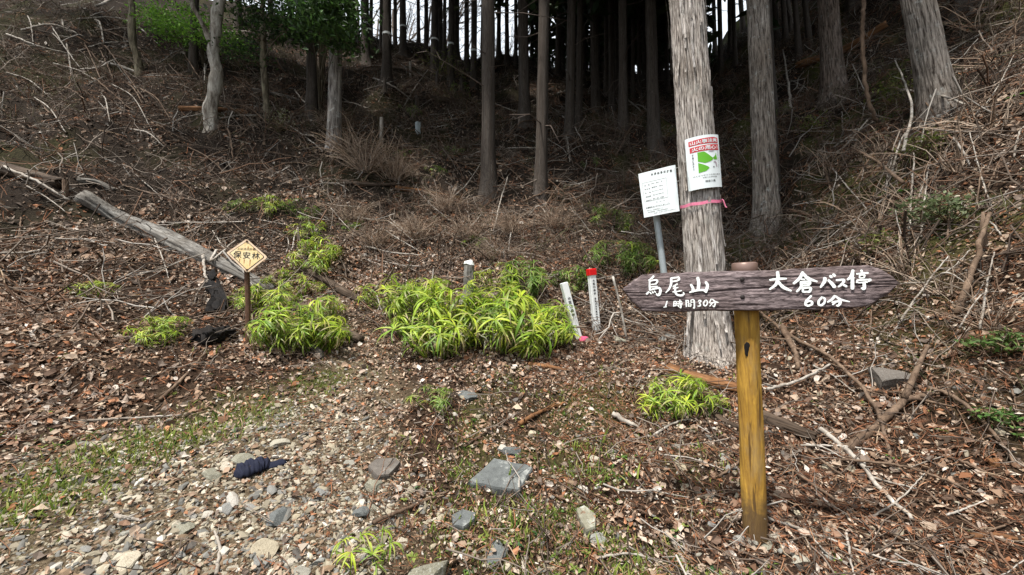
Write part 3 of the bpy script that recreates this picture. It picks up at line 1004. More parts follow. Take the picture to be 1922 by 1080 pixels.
# peeled bark strips hanging on the thick cedar
def bark_strips():
    for k in range(46):
        r = np.random.default_rng(700+k)
        a = r.uniform(math.pi*.75, math.pi*2.2)
        z0 = r.uniform(.05, 3.4)
        L = r.uniform(.18, .6)
        w = r.uniform(.006, .016)
        mb = MB()
        V = []
        n = 7
        for i in range(n):
            s = i/(n-1)
            rr = T1r*(1 + .36*math.exp(-max(z0-s*L, 0)/.22)*1.2)*(1-.16*z0/7)*1.045 + .012*abs(s-.5)**1.3*2.5
            aa = a + .05*math.sin(s*3+k)
            for sg in (-1, 1):
                b = aa + sg*w*(1-.6*abs(s-.4))/T1r
                V.append((math.cos(b)*rr, math.sin(b)*rr, z0+L*(.5-s)))
        F = [(2*i, 2*i+1, 2*i+3, 2*i+2) for i in range(n-1)]
        o = mb.add(V, F).build('bark_strip', M['bark_pale'], T1)
bark_strips()

# broad-leaved trees
def wander(pts, rad, mat, name, parent, k=14, n=40, amp=.03, seed=1):
    P = bend(pts, n)
    R = np.interp(np.linspace(0, 1, n), np.linspace(0, 1, len(rad)), rad)
    s = np.linspace(0, 1, n)[:, None]*9
    P[1:] += np.concatenate([vnoise(s*1.1, s*0+seed, seed=seed), vnoise(s*1.1, s*0+seed+9, seed=seed+1), s*0], 1)[1:]*amp
    V, F = tube(P, R, k)
    V = V + (fbm(V[:, 0]*9, V[:, 1]*9, V[:, 2]*4, seed=seed, octv=3)*R.mean()*.55)[:, None]*unit(V-np.repeat(P, k, 0) if len(V) == n*k else V)
    return MB().add(V, F).build(name, mat, parent, True)

def px_path(pix, t, B):
    return [np.array(at(x, y, t+d) - B) for (x, y, d) in pix]

def leaf_cloud(centres, n, seed, cols, size=(.05, .11), spread=(.4, .4, .10)):
    r = np.random.default_rng(seed)
    V = [(-.5, 0, 0), (-.05, .22, .04), (0, 0, -.03), (-.05, -.22, .04), (.55, 0, -.1)]
    F = [(0, 2, 1), (0, 3, 2), (1, 2, 4), (3, 4, 2)]
    mb = MB()
    pos = []
    for i in range(n):
        c = centres[r.integers(len(centres))]
        pos.append(np.asarray(c[:3]) + r.normal(size=3)*np.array(spread)*(c[3] if len(c) > 3 else 1))
    nr = unit(r.normal(size=(n, 3))*.55+np.array([0, 0, .8]))
    cc = np.array(cols)[r.integers(0, len(cols), n)]*r.uniform(.7, 1.3, (n, 1))
    L = r.uniform(size[0], size[1], n)
    instances(mb, V, F, np.array(pos), frames(nr, r.uniform(0, 6.28, n)), L, cc)
    return mb

def limbs(cen, trunk, parent, seed):
    r = np.random.default_rng(seed)
    T = bend(trunk, 40)
    mb = MB()
    for c in cen:
        c = np.array(c[:3])
        p = T[np.argmin(np.abs(T[:, 2]-(c[2]-.25*np.linalg.norm(c[:2]-T[20, :2]))))]
        V, F = tube(bend([p, (p+c)/2+r.normal(size=3)*.06+np.array([0, 0, .05]), c], 8), np.linspace(.016, .004, 8), 4, False)
        mb.add(V, F, (.10, .085, .06))
        for j in range(4):
            e = unit(r.normal(size=3)*np.array([1, 1, .3]))*r.uniform(.15, .35)
            V, F = tube([c, c+e], [.006, .002], 3, False)
            mb.add(V, F, (.10, .085, .06))
    mb.build('limbs', M['twig'], parent, True)

def broadleaf():
    dark = [(.03, .06, .018), (.045, .085, .022), (.022, .045, .016)]
    light = [(.16, .33, .045), (.21, .40, .05), (.11, .23, .04)]
    # olive trunk
    B, t = hit(262, 142)
    o = thing('broadleaf_tree', 'slender olive brown trunk with a bare stem high on the leafy slope', 'tree', B)
    wander([(0, 0, -.3)] + px_path([(262, 140, 0), (252, 85, 0), (248, 30, 0), (243, -60, 0), (238, -240, .3)], t, B), np.array([12, 10, 9, 8, 6, 3])/2*1.25*t/F_PX, M['bark_olive'], 'trunk', o, 12, 40, .02, 3)
    c = px_path([(230, -210, .4), (260, -300, 0), (170, -290, .8), (90, -260, -.5), (320, -260, -.8), (30, -300, .5)], t, B)  # crown above view, widened with extra clusters to shade the slope
    leaf_cloud([(*p, 2.4) for p in c], 9000, 31, dark, (.10, .2)).build('crown', M['broad'], o)
    # pale forked tree
    B, t = hit(400, 238)
    o = thing('broadleaf_tree', 'smooth pale grey tree forking above a wavy trunk', 'tree', B)
    k = t/F_PX/2
    wander([(0, 0, -.3)] + px_path([(399, 238, 0), (393, 205, 0), (400, 165, 0), (406, 130, 0), (401, 100, 0), (404, 50, 0), (409, 0, 0), (415, -80, .1), (420, -220, .3)], t, B), np.array([25, 25, 22, 21, 20, 17, 17, 16, 14, 7])*k, M['bark_smooth'], 'trunk', o, 18, 70, .025, 5)
    wander(px_path([(402, 100, 0), (392, 70, -.1), (375, 35, -.25), (357, 0, -.35), (330, -60, -.5), (300, -150, -.6)], t, B), np.array([9, 9, 8, 8, 7, 3])*k, M['bark_smooth'], 'limb', o, 10, 40, .02, 6)
    c = px_path([(420, -200, .4), (300, -190, -.6), (360, -260, .2), (480, -210, -.8), (540, -190, 0), (240, -230, -1.2)], t, B)  # unseen outer clusters added to darken the upper slope below
    leaf_cloud([(*p, 2.2) for p in c], 8000, 32, dark, (.10, .2)).build('crown', M['broad'], o)
    # bright sapling
    B, t = hit(385, 128)
    o = thing('broadleaf_sapling', 'young tree with flat layers of bright green leaves behind pale forked tree', 'tree', B)
    k = t/F_PX/2
    wander([(0, 0, -.2)] + px_path([(384, 128, 0), (378, 90, 0), (360, 55, 0), (335, 20, 0), (320, -30, 0)], t, B), np.array([7, 7, 6, 5, 4, 2])*k, M['bark_olive'], 'trunk', o, 8, 30, .02, 7)
    cen = []
    r = np.random.default_rng(8)
    for (x, y) in [(285, 30), (305, 40), (325, 45), (345, 52), (300, 28), (320, 62), (340, 72), (365, 60), (385, 50), (330, 34), (380, 75), (290, 50), (420, 60), (440, 78), (350, 20), (370, 30)]:
        cen.append((*np.array(at(x, y, t+r.uniform(-.9, .5))-B), .8))
    limbs(cen, px_path([(384, 128, 0), (378, 90, 0), (360, 55, 0), (335, 20, 0), (320, -30, 0)], t, B), o, 1)
    leaf_cloud(cen, 3400, 33, light, (.05, .10), (.30, .35, .07)).build('crown', M['broad'], o)
    # leafy trunk
    B, t = hit(505, 232)
    o = thing('broadleaf_tree', 'thin brown trunk with drooping dark green leaves above', 'tree', B)
    k = t/F_PX/2
    wander([(0, 0, -.2)] + px_path([(504, 232, 0), (497, 150, 0), (493, 90, 0), (492, 50, 0), (494, 0, 0), (498, -120, 0)], t, B), np.array([13, 13, 11, 10, 9, 8, 4])*k, M['bark_olive'], 'trunk', o, 10, 40, .02, 8)
    cen = []
    for (x, y) in [(470, 50), (500, 42), (530, 50), (460, 85), (485, 70), (515, 30), (540, 20), (480, 15), (555, 45), (440, 95), (460, 20), (525, 65), (450, 5), (505, 5), (560, -20)]:
        cen.append((*np.array(at(x, y, t+r.uniform(-.7, .7))-B), .8))
    limbs(cen, px_path([(504, 232, 0), (497, 150, 0), (493, 90, 0), (492, 50, 0), (494, 0, 0), (498, -120, 0)], t, B), o, 2)
    leaf_cloud(cen, 2300, 34, dark+[(.07, .14, .03)], (.05, .11), (.28, .3, .10)).build('crown', M['broad'], o)
    # evergreen boughs in front of the dark cedar
    B, t = hit(600, 215)
    o = thing('broadleaf_tree', 'dark evergreen tree whose boughs hang over the lichened trunk', 'tree', B)
    k = t/F_PX/2
    wander([(0, 0, -.2)] + px_path([(600, 215, 0), (604, 130, 0), (607, 60, 0), (606, 0, 0), (600, -150, 0)], t, B), np.array([9, 9, 8, 7, 6, 3])*k, M['bark_olive'], 'trunk', o, 10, 40, .02, 9)
    cen = []
    for (x, y) in [(575, 20), (600, 30), (625, 40), (640, 20), (595, 55), (620, 62), (565, 50), (640, 55), (610, 5), (585, 0), (650, 0), (575, 75), (635, 72), (605, -20), (560, -10)]:
        cen.append((*np.array(at(x, y, t+r.uniform(-3.2, .2))-B), .8))
    limbs(cen, px_path([(600, 215, 0), (604, 130, 0), (607, 60, 0), (606, 0, 0), (600, -150, 0)], t, B), o, 3)
    leaf_cloud(cen, 5200, 35, dark+[(.06, .13, .03)], (.06, .12), (.26, .3, .12)).build('crown', M['broad'], o)
broadleaf()

def bare_tree(seed):
    r = np.random.default_rng(seed)
    mb = MB()
    def grow(p, d, L, rad, lev):
        P = [p]
        for i in range(4):
            d = unit(d + r.normal(size=3)*.13 + np.array([0, 0, .05]))
            P.append(P[-1] + d*L/4)
        V, F = tube(P, np.linspace(rad, rad*.55, 5), 5 if lev < 2 else 3, False)
        mb.add(V, F, (.17, .14, .12))
        if lev < 4:
            for q in range(3 if lev else 5):
                j = r.integers(1, 5)
                grow(P[j], unit(d + r.normal(size=3)*.55), L*r.uniform(.5, .75), rad*.5, lev+1)
    grow(np.array([0, 0, -.2]), np.array([0, 0, 1.]), 4.2, .09, 0)
    return mb.mesh('branches', M['twig'], True)
BARE = [bare_tree(900+i) for i in range(3)]
for k, (px, dep) in enumerate([(672, 21), (705, 23), (745, 22), (775, 24), (800, 21.5), (838, 23), (868, 22), (905, 24), (960, 22), (940, 25), (1000, 23), (430, 20), (1075, 24)]):
    q = ray(px, 100)*dep
    z = float(H(q[0], q[1]))
    o = tag(link('bare_tree', BARE[k % 3], None, (q[0], q[1], z)), 'leafless tree with fine branches against the sky beyond the ridge', 'tree', 'leafless trees beyond the ridge')
    o.rotation_euler.z = k*1.9
    o.scale = (1, 1, 1.05+.1*(k % 3))

# hanging vine near the leaning cedar
def vine():
    B, t = hit(1655, 240)
    o = MB()
    P = bend([np.array(at(x, y, t+d)-B) for (x, y, d) in [(1685, 246, .05), (1655, 238, -.05), (1637, 210, -.1), (1626, 170, -.1), (1622, 110, -.1), (1618, 60, -.1), (1621, 20, -.1), (1624, -40, 0), (1630, -220, .2)]], 60)
    P[5:] += RNG.normal(size=(55, 3))*.006
    V, F = tube(P, np.linspace(.014, .017, 60)*t/3.5, 7)
    tag(o.add(V, F).build('hanging_vine', M['stick_brown'], None, True, B), 'long brown vine hanging down and curling onto the bank', 'vine')
vine()

# ------------------------------------------------------------------ writing
_tc = {}
def text_geo(body, bold=0.0, shear=0.0):
    key = (body, bold, shear)
    if key not in _tc:
        c = bpy.data.curves.new('writing', 'FONT')
        c.body = body; c.offset = bold; c.shear = shear
        c.align_x = 'CENTER'; c.align_y = 'CENTER'; c.resolution_u = 3
        o = bpy.data.objects.new('writing', c)
        COL.objects.link(o)
        bpy.context.view_layer.update()
        me = bpy.data.meshes.new_from_object(o.evaluated_get(bpy.context.evaluated_depsgraph_get()))
        V = np.array([v.co[:] for v in me.vertices]).reshape(-1, 3)
        F = [list(p.vertices) for p in me.polygons]
        bpy.data.objects.remove(o); bpy.data.meshes.remove(me); bpy.data.curves.remove(c)
        if len(V):      # centre on the ink
            V[:, :2] -= (V[:, :2].max(0)+V[:, :2].min(0))/2
        _tc[key] = (V[:, :2], F)
    return _tc[key]

def put_text(mb, body, x, y, w, h, mapper, bold=0.0, vertical=False):
    """lettering fitted into a box w x h round (x, y) of a surface"""
    if vertical:
        n = len(body)
        for i, ch in enumerate(body):
            if ch != ' ':
                put_text(mb, ch, x, y + h*(.5-(i+.5)/n), w, h/n*.84, mapper, bold)
        return
    V, F = text_geo(body, bold)
    if not len(V): return
    ext = V.max(0)-V.min(0)
    if len(body) == 1:
        s = min(w/max(ext[0], 1e-6), h/max(ext[1], 1e-6)); sx = sy = s
    else:
        sx, sy = w/ext[0], h/ext[1]
    P = np.array([mapper(x+a*sx, y+b*sy) for a, b in V])
    mb.add(P, F)

class Plane:
    def __init__(self, O, n, up=(0, 0, 1)):
        self.O = np.array(O); self.n = unit(np.array(n, float))
        self.r = unit(np.cross(np.array(up, float), self.n)); self.u = np.cross(self.n, self.r)
    def pix(self, px, py):
        """photograph pixel -> coordinates on this plane"""
        d = ray(px, py); c = np.array([0, 0, CAM_Z])
        t = ((self.O-c) @ self.n)/(d @ self.n)
        q = c + d*t - self.O
        return float(q @ self.r), float(q @ self.u)
    def at(self, x, y, z=0.0):
        return self.O + self.r*x + self.u*y + self.n*z

def slab_poly(poly, th, plane, ins=0.0):
    """flat plate with real thickness from a plane outline"""
    n = len(poly)
    V = [plane.at(x, y, 0) for x, y in poly] + [plane.at(x, y, -th) for x, y in poly]
    F = [list(range(n)), list(range(2*n-1, n-1, -1))] + [[i, n+i, n+(i+1) % n, (i+1) % n] for i in range(n)]
    return np.array(V), F

# ------------------------------------------------------------------ the signpost
def signpost():
    B, t = hit(1418, 1010)
    tp = t*1.0
    top = np.array(at(1397, 497, tp))
    o = thing('direction_signpost', 'yellow log post carrying a dark wooden arrow board with white brush lettering', 'signpost', B)
    Bv = np.array(B)
    r = 20.3*t/F_PX
    ax = top-Bv
    P = [Bv-ax*.15] + [Bv+ax*s for s in np.linspace(0, 1, 40)]
    k = 40
    V, F = tube(P, r, k, True)
    n = fbm(V[:, 0]*20, V[:, 1]*20, V[:, 2]*4, seed=77, octv=3)
    axis = np.repeat(np.array(P), k, 0)
    V = V + unit(V-axis)*(n*r*.07)[:, None]
    MB().add(V-Bv, F).build('post', M['post'], o, True)
    # metal cap
    u = unit(ax)
    V, F = tube([top-u*.045, top-u*.042, top+u*.004, top+u*.009], [r*1.0, r*1.06, r*1.06, r*.92], 32)
    MB().add(V-Bv, F).build('cap', M['capmetal'], o, True)
    # knot scar
    c = np.array(at(1407, 660, t-r/ t*1.0 - r*.55))
    mb = MB()
    rv, rf = rock(2, 5, (.015, .006, .033), 5, .3)
    pt = Bv + ax*((1010-655)/(1010-497))
    pt = pt + unit(np.array([0, 0, CAM_Z])*np.array([0, 0, 0]) - np.array([pt[0], pt[1], 0]))*r*.97
    mb.add(rv+pt-Bv, rf)
    mb.build('knot_hole', M['char'], o)
    # board
    yaw = math.radians(15)
    nrm = np.array([-math.sin(yaw), -math.cos(yaw), .03])
    C = Bv + ax*((1010-541)/(1010-497))
    C = C + unit(nrm)*(r+.034)
    pl = Plane(C, nrm)
    topl = [(1170, 541), (1186, 528), (1207, 515), (1260, 512), (1300, 511), (1380, 508), (1450, 507), (1520, 503), (1580, 499), (1632, 497), (1655, 505), (1674, 516), (1687, 530)]
    botl = [(1170, 544), (1184, 565), (1207, 584), (1260, 586), (1300, 584), (1380, 583), (1450, 583), (1520, 581), (1580, 579), (1628, 576), (1655, 561), (1674, 548), (1687, 534)]
    tp_ = np.array([pl.pix(*p) for p in topl]); bt_ = np.array([pl.pix(*p) for p in botl])
    nu, nv = 300, 56
    s = np.linspace(0, 1, nu)
    li = np.linspace(0, 1, len(topl))
    def ed(a): return np.stack([np.interp(s, li, a[:, 0]), np.interp(s, li, a[:, 1])], -1)
    Tt, Bb = ed(tp_), ed(bt_)
    Tt[:, 1] += fbm(s*40, s*0, seed=4, octv=3)*.003
    Bb[:, 1] += fbm(s*30, s*0+5, seed=6, octv=3)*.003
    v = np.linspace(0, 1, nv)[:, None, None]
    G = Bb[None]*(1-v) + Tt[None]*v                      # nv, nu, 2
    gx, gy = G[..., 0], G[..., 1]
    warp = fbm(gx*3, gy*10, seed=12, octv=2)*.05
    g1 = fbm(gx*9, (gy+warp*.35)*150, seed=13, octv=3)
    g2 = fbm(gx*3.5, (gy+warp)*45, seed=14, octv=2)
    crack = np.exp(-((gy+.012-.012*np.sin(gx*5)+warp*.12)/.0022)**2)
    edge = np.minimum(np.minimum(v[..., 0], 1-v[..., 0])*6, 1)**.5
    dz = (g1*.0036 + g2*.003 - crack*.007) - (1-edge)*.009
    Pf = pl.O + pl.r*gx[..., None] + pl.u*gy[..., None] + pl.n*dz[..., None]
    Pb = pl.O + pl.r*gx[..., None] + pl.u*gy[..., None] - pl.n*.032
    i = (np.arange(nv-1)[:, None]*nu + np.arange(nu-1)[None]).ravel()
    Ff = np.stack([i, i+1, i+nu+1, i+nu], -1)
    mb = MB()
    nn = nv*nu
    rim = list(range(nu)) + [a*nu+nu-1 for a in range(1, nv)] + [(nv-1)*nu+b for b in range(nu-2, -1, -1)] + [a*nu for a in range(nv-2, 0, -1)]
    side = np.array([[rim[a], nn+rim[a], nn+rim[(a+1) % len(rim)], rim[(a+1) % len(rim)]] for a in range(len(rim))])
    mb.add(np.concatenate([Pf.reshape(-1, 3), Pb.reshape(-1, 3)])-Bv, np.concatenate([Ff, Ff[:, ::-1]+nn, side]))
    bd = mb.build('board', M['board'], o, True)
    # bolts
    for (px, py) in ((1393, 525), (1393.5, 558)):
        x, y = pl.pix(px, py)
        V, F = tube([pl.at(x, y, -.004), pl.at(x, y, .003), pl.at(x, y, .0045)], [.0085, .0085, .006], 14)
        MB().add(V-Bv, F).build('bolt', M['iron'], bd, True)
    # brush lettering, stroke by stroke
    A = lambda X, Y: (1190+X/12, 500+Y/12)
    Bq = lambda X, Y: (1430+X/9.152, 495+Y/9.152)
    words = {
     'a': (A, 12, [
      [(440,225,45),(400,270,42),(320,320,18)], [(350,330,38),(350,440,40),(355,535,38)], [(350,345,32),(430,318,32),(510,318,40),(520,355,42),(485,405,36)],
      [(385,415,24),(490,402,24)], [(365,472,26),(525,455,26)], [(350,540,32),(450,512,40),(560,492,46),(592,545,56),(572,630,60),(530,650,50),(500,622,30)],
      [(335,578,34),(282,628,42)], [(360,588,26),(385,622,32)], [(410,572,26),(430,606,32)], [(455,560,24),(482,592,30)],
      [(830,272,38),(920,262,38),(1005,252,42)], [(1005,260,44),(1010,300,42),(950,338,36)], [(855,348,32),(965,330,32)], [(835,275,48),(832,400,48),(790,510,44),(712,598,20)],
      [(972,402,36),(875,462,30)], [(880,502,26),(990,482,28)], [(868,582,26),(960,572,26),(1065,552,28)], [(922,465,40),(928,590,46),(980,650,46),(1075,656,42),(1118,625,36),(1105,590,22)],
      [(1430,260,58),(1452,380,66),(1440,525,66)], [(1278,420,48),(1322,500,58),(1322,575,62)], [(1245,592,28),(1400,548,46),(1560,540,46),(1625,582,50)], [(1610,358,46),(1648,430,60),(1630,520,66),(1608,588,46)],
      [(742,788,24),(722,860,28),(700,920,28)], [(665,925,18),(730,914,22)],
      [(897,792,24),(890,905,26)], [(895,798,22),(945,800,22),(940,892,24)], [(895,845,18),(940,845,18)], [(895,896,20),(940,890,20)],
      [(1030,758,24),(1025,835,22)], [(975,800,20),(1070,794,20)], [(958,842,20),(1088,834,22)], [(965,878,18),(1082,868,18)], [(1052,838,24),(1050,935,26),(1018,924,14)], [(985,892,18),(1008,914,24)],
      [(1165,768,24),(1175,912,26)], [(1165,772,20),(1220,776,20),(1220,832,20)], [(1170,812,14),(1220,812,14)], [(1275,768,20),(1280,825,18)], [(1275,766,20),(1345,766,26),(1352,940,30),(1330,925,14)], [(1280,812,14),(1340,812,14)],
      [(1216,850,16),(1216,912,16)], [(1216,852,16),(1276,852,16),(1275,908,16)], [(1220,880,12),(1270,880,12)], [(1216,908,14),(1275,906,14)],
      [(1440,792,20),(1480,768,26),(1502,792,26),(1462,830,22),(1490,860,28),(1480,895,28),(1428,902,18)],
      [(1602,768,24),(1560,830,28),(1578,890,28),(1622,882,26),(1648,820,28),(1628,770,22),(1604,770,18)],
      [(1732,742,26),(1690,825,22)], [(1760,745,22),(1820,800,30),(1895,816,18)], [(1708,836,20),(1820,822,28),(1795,912,28),(1765,890,14)], [(1752,840,24),(1698,904,18)]]),
     'b': (Bq, 9.152, [
      [(125,285,28),(280,266,40),(410,262,28)], [(258,148,46),(266,270,48),(222,370,46),(122,446,24)], [(270,320,46),(360,410,52),(492,470,28)],
      [(692,152,42),(632,260,46),(532,346,34)], [(700,178,40),(780,258,56),(935,312,26)], [(668,272,24),(722,276,24)], [(648,322,28),(805,314,34),(792,370,32),(680,384,24)], [(672,348,18),(782,345,20)],
      [(660,325,34),(658,405,40),(585,487,26)], [(690,425,28),(690,485,30)], [(690,426,28),(822,420,36),(806,488,36)], [(690,488,28),(812,486,32)],
      [(1068,248,44),(1060,312,48),(992,410,26)], [(1128,288,34),(1190,350,50),(1234,408,48)], [(1158,213,36),(1182,240,40)], [(1210,188,36),(1238,216,40)],
      [(1262,290,28),(1392,284,36),(1362,350,36),(1298,402,26)], [(1358,352,32),(1438,396,34)],
      [(1548,118,38),(1522,220,54),(1452,282,24)], [(1538,238,48),(1538,435,48)], [(1690,118,30),(1702,152,32)], [(1608,182,24),(1805,164,30)],
      [(1662,204,22),(1742,200,24),(1736,248,22)], [(1662,206,20),(1664,250,20),(1736,248,20)], [(1622,288,28),(1614,330,24)], [(1622,290,24),(1842,280,30),(1810,312,18)], [(1640,334,20),(1792,320,24)], [(1737,326,40),(1737,432,44),(1688,424,22)],
      [(834,556,26),(752,640,34),(735,700,34),(780,726,32),(842,700,32),(846,660,30),(792,648,26),(748,680,18)],
      [(1022,578,30),(965,640,32),(960,700,32),(1000,718,30),(1052,680,32),(1066,610,30),(1022,580,24)],
      [(1238,556,34),(1182,620,36),(1112,664,22)], [(1252,565,30),(1330,618,38),(1490,658,14)], [(1188,668,24),(1322,650,34),(1322,692,36),(1284,726,32),(1262,714,14)], [(1246,664,28),(1198,708,22)]])}
    counts = {'a': [10, 8, 4, 2, 10, 10, 1, 1, 4], 'b': [3, 9, 4, 2, 10, 1, 1, 4]}
    q = 0
    for key, (fn, sc, strokes) in words.items():
        assert sum(counts[key]) == len(strokes), (key, len(strokes))
        starts = set(np.cumsum([0]+counts[key]))
        for si, st in enumerate(strokes):
            if si in starts:
                if q: mb.build('character', M['paint_text'], bd)
                mb = MB()
            pts = np.array([pl.pix(*fn(a, b)) for a, b, w in st])
            w = np.array([w for a, b, w in st], float)/sc*t/F_PX*.98/2*1.04
            n = 4*len(st)+2
            P = bend(pts, n)
            W = np.interp(np.linspace(0, 1, n), np.linspace(0, 1, len(w)), w)
            T = np.gradient(P, axis=0); T /= np.linalg.norm(T, axis=1, keepdims=True)+1e-9
            P = np.concatenate([[P[0]-T[0]*W[0]*.55], P, [P[-1]+T[-1]*W[-1]*.55]]); W = np.concatenate([[W[0]*.45], W, [W[-1]*.4]])
            T = np.concatenate([[T[0]], T, [T[-1]]])
            N = np.stack([-T[:, 1], T[:, 0]], -1)
            q += 1
            zz = .0044 + .00004*q
            W = W*(1+RNG.normal(size=len(W))*.06)
            V = np.array([pl.at(*(p+nn_*ww*sg), zz) for p, nn_, ww in zip(P, N, W) for sg in (-1, 1)])
            F = [[2*a, 2*a+1, 2*a+3, 2*a+2] for a in range(len(P)-1)]
            mb.add(V-Bv, F)
    mb.build('character', M['paint_text'], bd)
signpost()

# ------------------------------------------------------------------ yellow diamond sign
def diamond():
    B, t = hit(468, 645)
    Bv = np.array(B)
    o = thing('forest_sign', 'faded yellow diamond sign with black lettering on a thin rusty stake', 'sign', B)
    top = np.array(at(463, 497, t-.01))
    V, F = tube([Bv-np.array([0, 0, .2]), Bv+(top-Bv)*.5, top+(top-Bv)*.12], 4.6*t/F_PX, 8)
    MB().add(V-Bv, F).build('stake', M['stake'], o)
    face = np.array(at(463, 480, t-.05))
    pl = Plane(face, (.16, -1, .05))
    out = [pl.pix(*p) for p in [(425.3, 475), (427, 473), (461, 450), (464.5, 450), (500.5, 481.5), (500.5, 484.5), (466.5, 511), (462.5, 511)]]
    V, F = slab_poly(out, .004, pl)
    pt = MB().add(V-Bv, F).build('plate', M['sign_edge'], o)
    c = np.array(out).mean(0)
    def ring(s): return [tuple(c+(np.array(p)-c)*s) for p in out]
    def sheet(poly, z, mat, name):
        MB().add(np.array([pl.at(x, y, z) for x, y in poly])-Bv, [list(range(len(poly)))]).build(name, mat, pt)
    sheet(ring(.86), .0012, M['ink'], 'border_line')
    sheet(ring(.82), .0024, M['sign'], 'panel')
    mb = MB()
    for ch, (px, py) in zip('保安林', [(446, 478), (463.2, 479.5), (480.5, 480.6)]):
        x, y = pl.pix(px, py)
        mc = MB(); put_text(mc, ch, x, y, .074*t/4*1.02, .07*t/4, lambda a, b: pl.at(a, b, .0036)-Bv, .008); mc.build('character', M['ink'], pt)
    x, y = pl.pix(463, 468)
    put_text(mb, '土砂流出防備', x, y, 31*t/F_PX, 4.2*t/F_PX, lambda a, b: pl.at(a, b, .0036)-Bv)
    mb.build('lettering', M['ink'], pt)
    for (px, py) in ((464, 453.5), (463.5, 507)):
        x, y = pl.pix(px, py)
        V, F = tube([pl.at(x, y, 0), pl.at(x, y, .008)], .008, 10)
        MB().add(V-Bv, F).build('rivet', M['stake'], pt)
    mb = MB()
    for (px, py, h) in ((458.5, 491, 4), (466, 466, 3), (469.5, 493, 6), (450, 489, 3), (477, 468, 3)):
        x, y = pl.pix(px, py); w = .004; hh = h*t/F_PX
        mb.add(np.array([pl.at(x-w, y+hh, .0034), pl.at(x+w, y+hh*.9, .0034), pl.at(x+w*.4, y-hh, .0034), pl.at(x-w*.4, y-hh, .0034)])-Bv, [[0, 3, 2, 1]])
    mb.build('rust_run', M['rust'], pt)
diamond()

# ------------------------------------------------------------------ white notice board
def notice():
    B, t = hit(1252, 585)
    Bv = np.array(B)
    o = thing('notice_board', 'white notice board of small black print on a grey pipe behind the thick cedar', 'sign', B)
    p1, p0 = np.array(at(1231, 400, t+.06)), np.array(at(1246, 512, t+.06))
    low = p0 + (p0-p1)*((585-512)/112.0+.15)
    V, F = tube([low, p0, p1, p1+(p1-p0)*.55], 6*t/F_PX, 14)
    MB().add(V-Bv, F).build('pipe', M['galv'], o, True)
    pl = Plane(np.array(at(1238, 360, t-.06)), (-.22, -1, .02))
    cs = [pl.pix(*p) for p in [(1198, 327), (1268, 309), (1276, 396), (1209, 409)]]
    def uv(u, v):      # u across, v down
        a = np.array(cs[0])*(1-u)+np.array(cs[1])*u
        b = np.array(cs[3])*(1-u)+np.array(cs[2])*u
        return a*(1-v)+b*v
    def m3(u, v, z=.0):
        x, y = uv(u, v)
        bow = .012*max(0, u-.8)**2*25 + .004*math.sin(v*9)*max(0, u-.75)*4
        return pl.at(x, y, z-bow)-Bv
    n = 16
    us = np.linspace(0, 1, n)
    V = [m3(u, v) for v in us for u in us] + [m3(u, v, -.003) for v in us for u in us]
    F = []
    for a in range(n-1):
        for b in range(n-1):
            i = a*n+b
            F.append([i, i+n, i+n+1, i+1]); F.append([n*n+i, n*n+i+1, n*n+i+n+1, n*n+i+n])
    rim = list(range(n)) + [a*n+n-1 for a in range(1, n)] + [(n-1)*n+b for b in range(n-2, -1, -1)] + [a*n for a in range(n-2, 0, -1)]
    F += [[rim[a], rim[(a+1) % len(rim)], n*n+rim[(a+1) % len(rim)], n*n+rim[a]] for a in range(len(rim))]
    bd = MB().add(np.array(V), F).build('board', M['sheet'], o)
    mb = MB()
    mp = lambda a, b: m3(a, -b, .002)
    def line(s, x, y, w, h, bold=0): put_text(mb, s, x, -y, w, h, mp, bold)
    for i, ch in enumerate('水源林長期施業'):
        put_text(mb, ch, .36+i*.084, -(.085+.004*i), .062, .056, mp, .03)
    for k, (a, b_) in enumerate((('名　称', '寺山　第２　号'), ('所 在 地', '秦野市　寺山'), ('面　　積', '約１８ヘクタール　平成２２年'), ('契約期間', '平成１８年～平成３７年'), ('施業方法', '間伐　枝打　複層林'))):
        y = .30+.085*k
        line(a, .19, y, .15, .028, .01)
        line(b_, .46, y-.01, .30, .026, .01)
    line('年　月　日', .50, .715, .24, .022)
    line('水源林をたいせつにしましょう。', .42, .80, .68, .042, .012)
    line('神奈川県　自然環境保全センター', .34, .865, .46, .022)
    line('森林整備課　水源の森林推進班', .40, .905, .56, .022)
    line('電話　お問い合わせは県まで', .60, .945, .62, .02)
    for (x0, y0, x1, y1) in ((.07, .235, .72, .235), (.07, .66, .72, .66), (.72, .235, .72, .66), (.07, .235, .07, .66)):
        w = .0022
        dx, dy = (0, w) if y0 == y1 else (w, 0)
        mb.add(np.array([m3(x0-dx, y0-dy, .0018), m3(x1-dx, y1-dy, .0018), m3(x1+dx, y1+dy, .0018), m3(x0+dx, y0+dy, .0018)]), [[0, 1, 2, 3]])
    mb.build('print', M['ink'], bd)
    for (v, px, py) in ((.08, 1288, 303), (.36, 1290, 331)):
        a = m3(.97, v, .003)
        c = np.array(at(px, py, T1t-T1r-.03))-Bv
        V, F = tube(bend([a, (a+c)/2+np.array([0, 0, -.012]), c], 8), .0028, 5)
        MB().add(V, F).build('tie_wire', M['wire'], bd, True)
notice()

# ------------------------------------------------------------------ things on the thick cedar
T1q = T1rot.to_matrix()
T1ax = np.array(T1q @ Vector((0, 0, 1)))
def t1_height(py):
    """height along the trunk that shows at a photograph row"""
    lo, hi = -.2, 6.0
    for _ in range(40):
        m = (lo+hi)/2
        p = np.array(T1B)+T1ax*m-np.array([0, 0, CAM_Z])
        c, s = math.cos(PITCH), math.sin(PITCH)
        dep = p[1]*c+p[2]*s; upc = -p[1]*s+p[2]*c
        row = CY-F_PX*upc/dep
        if row > py: lo = m
        else: hi = m
    return lo

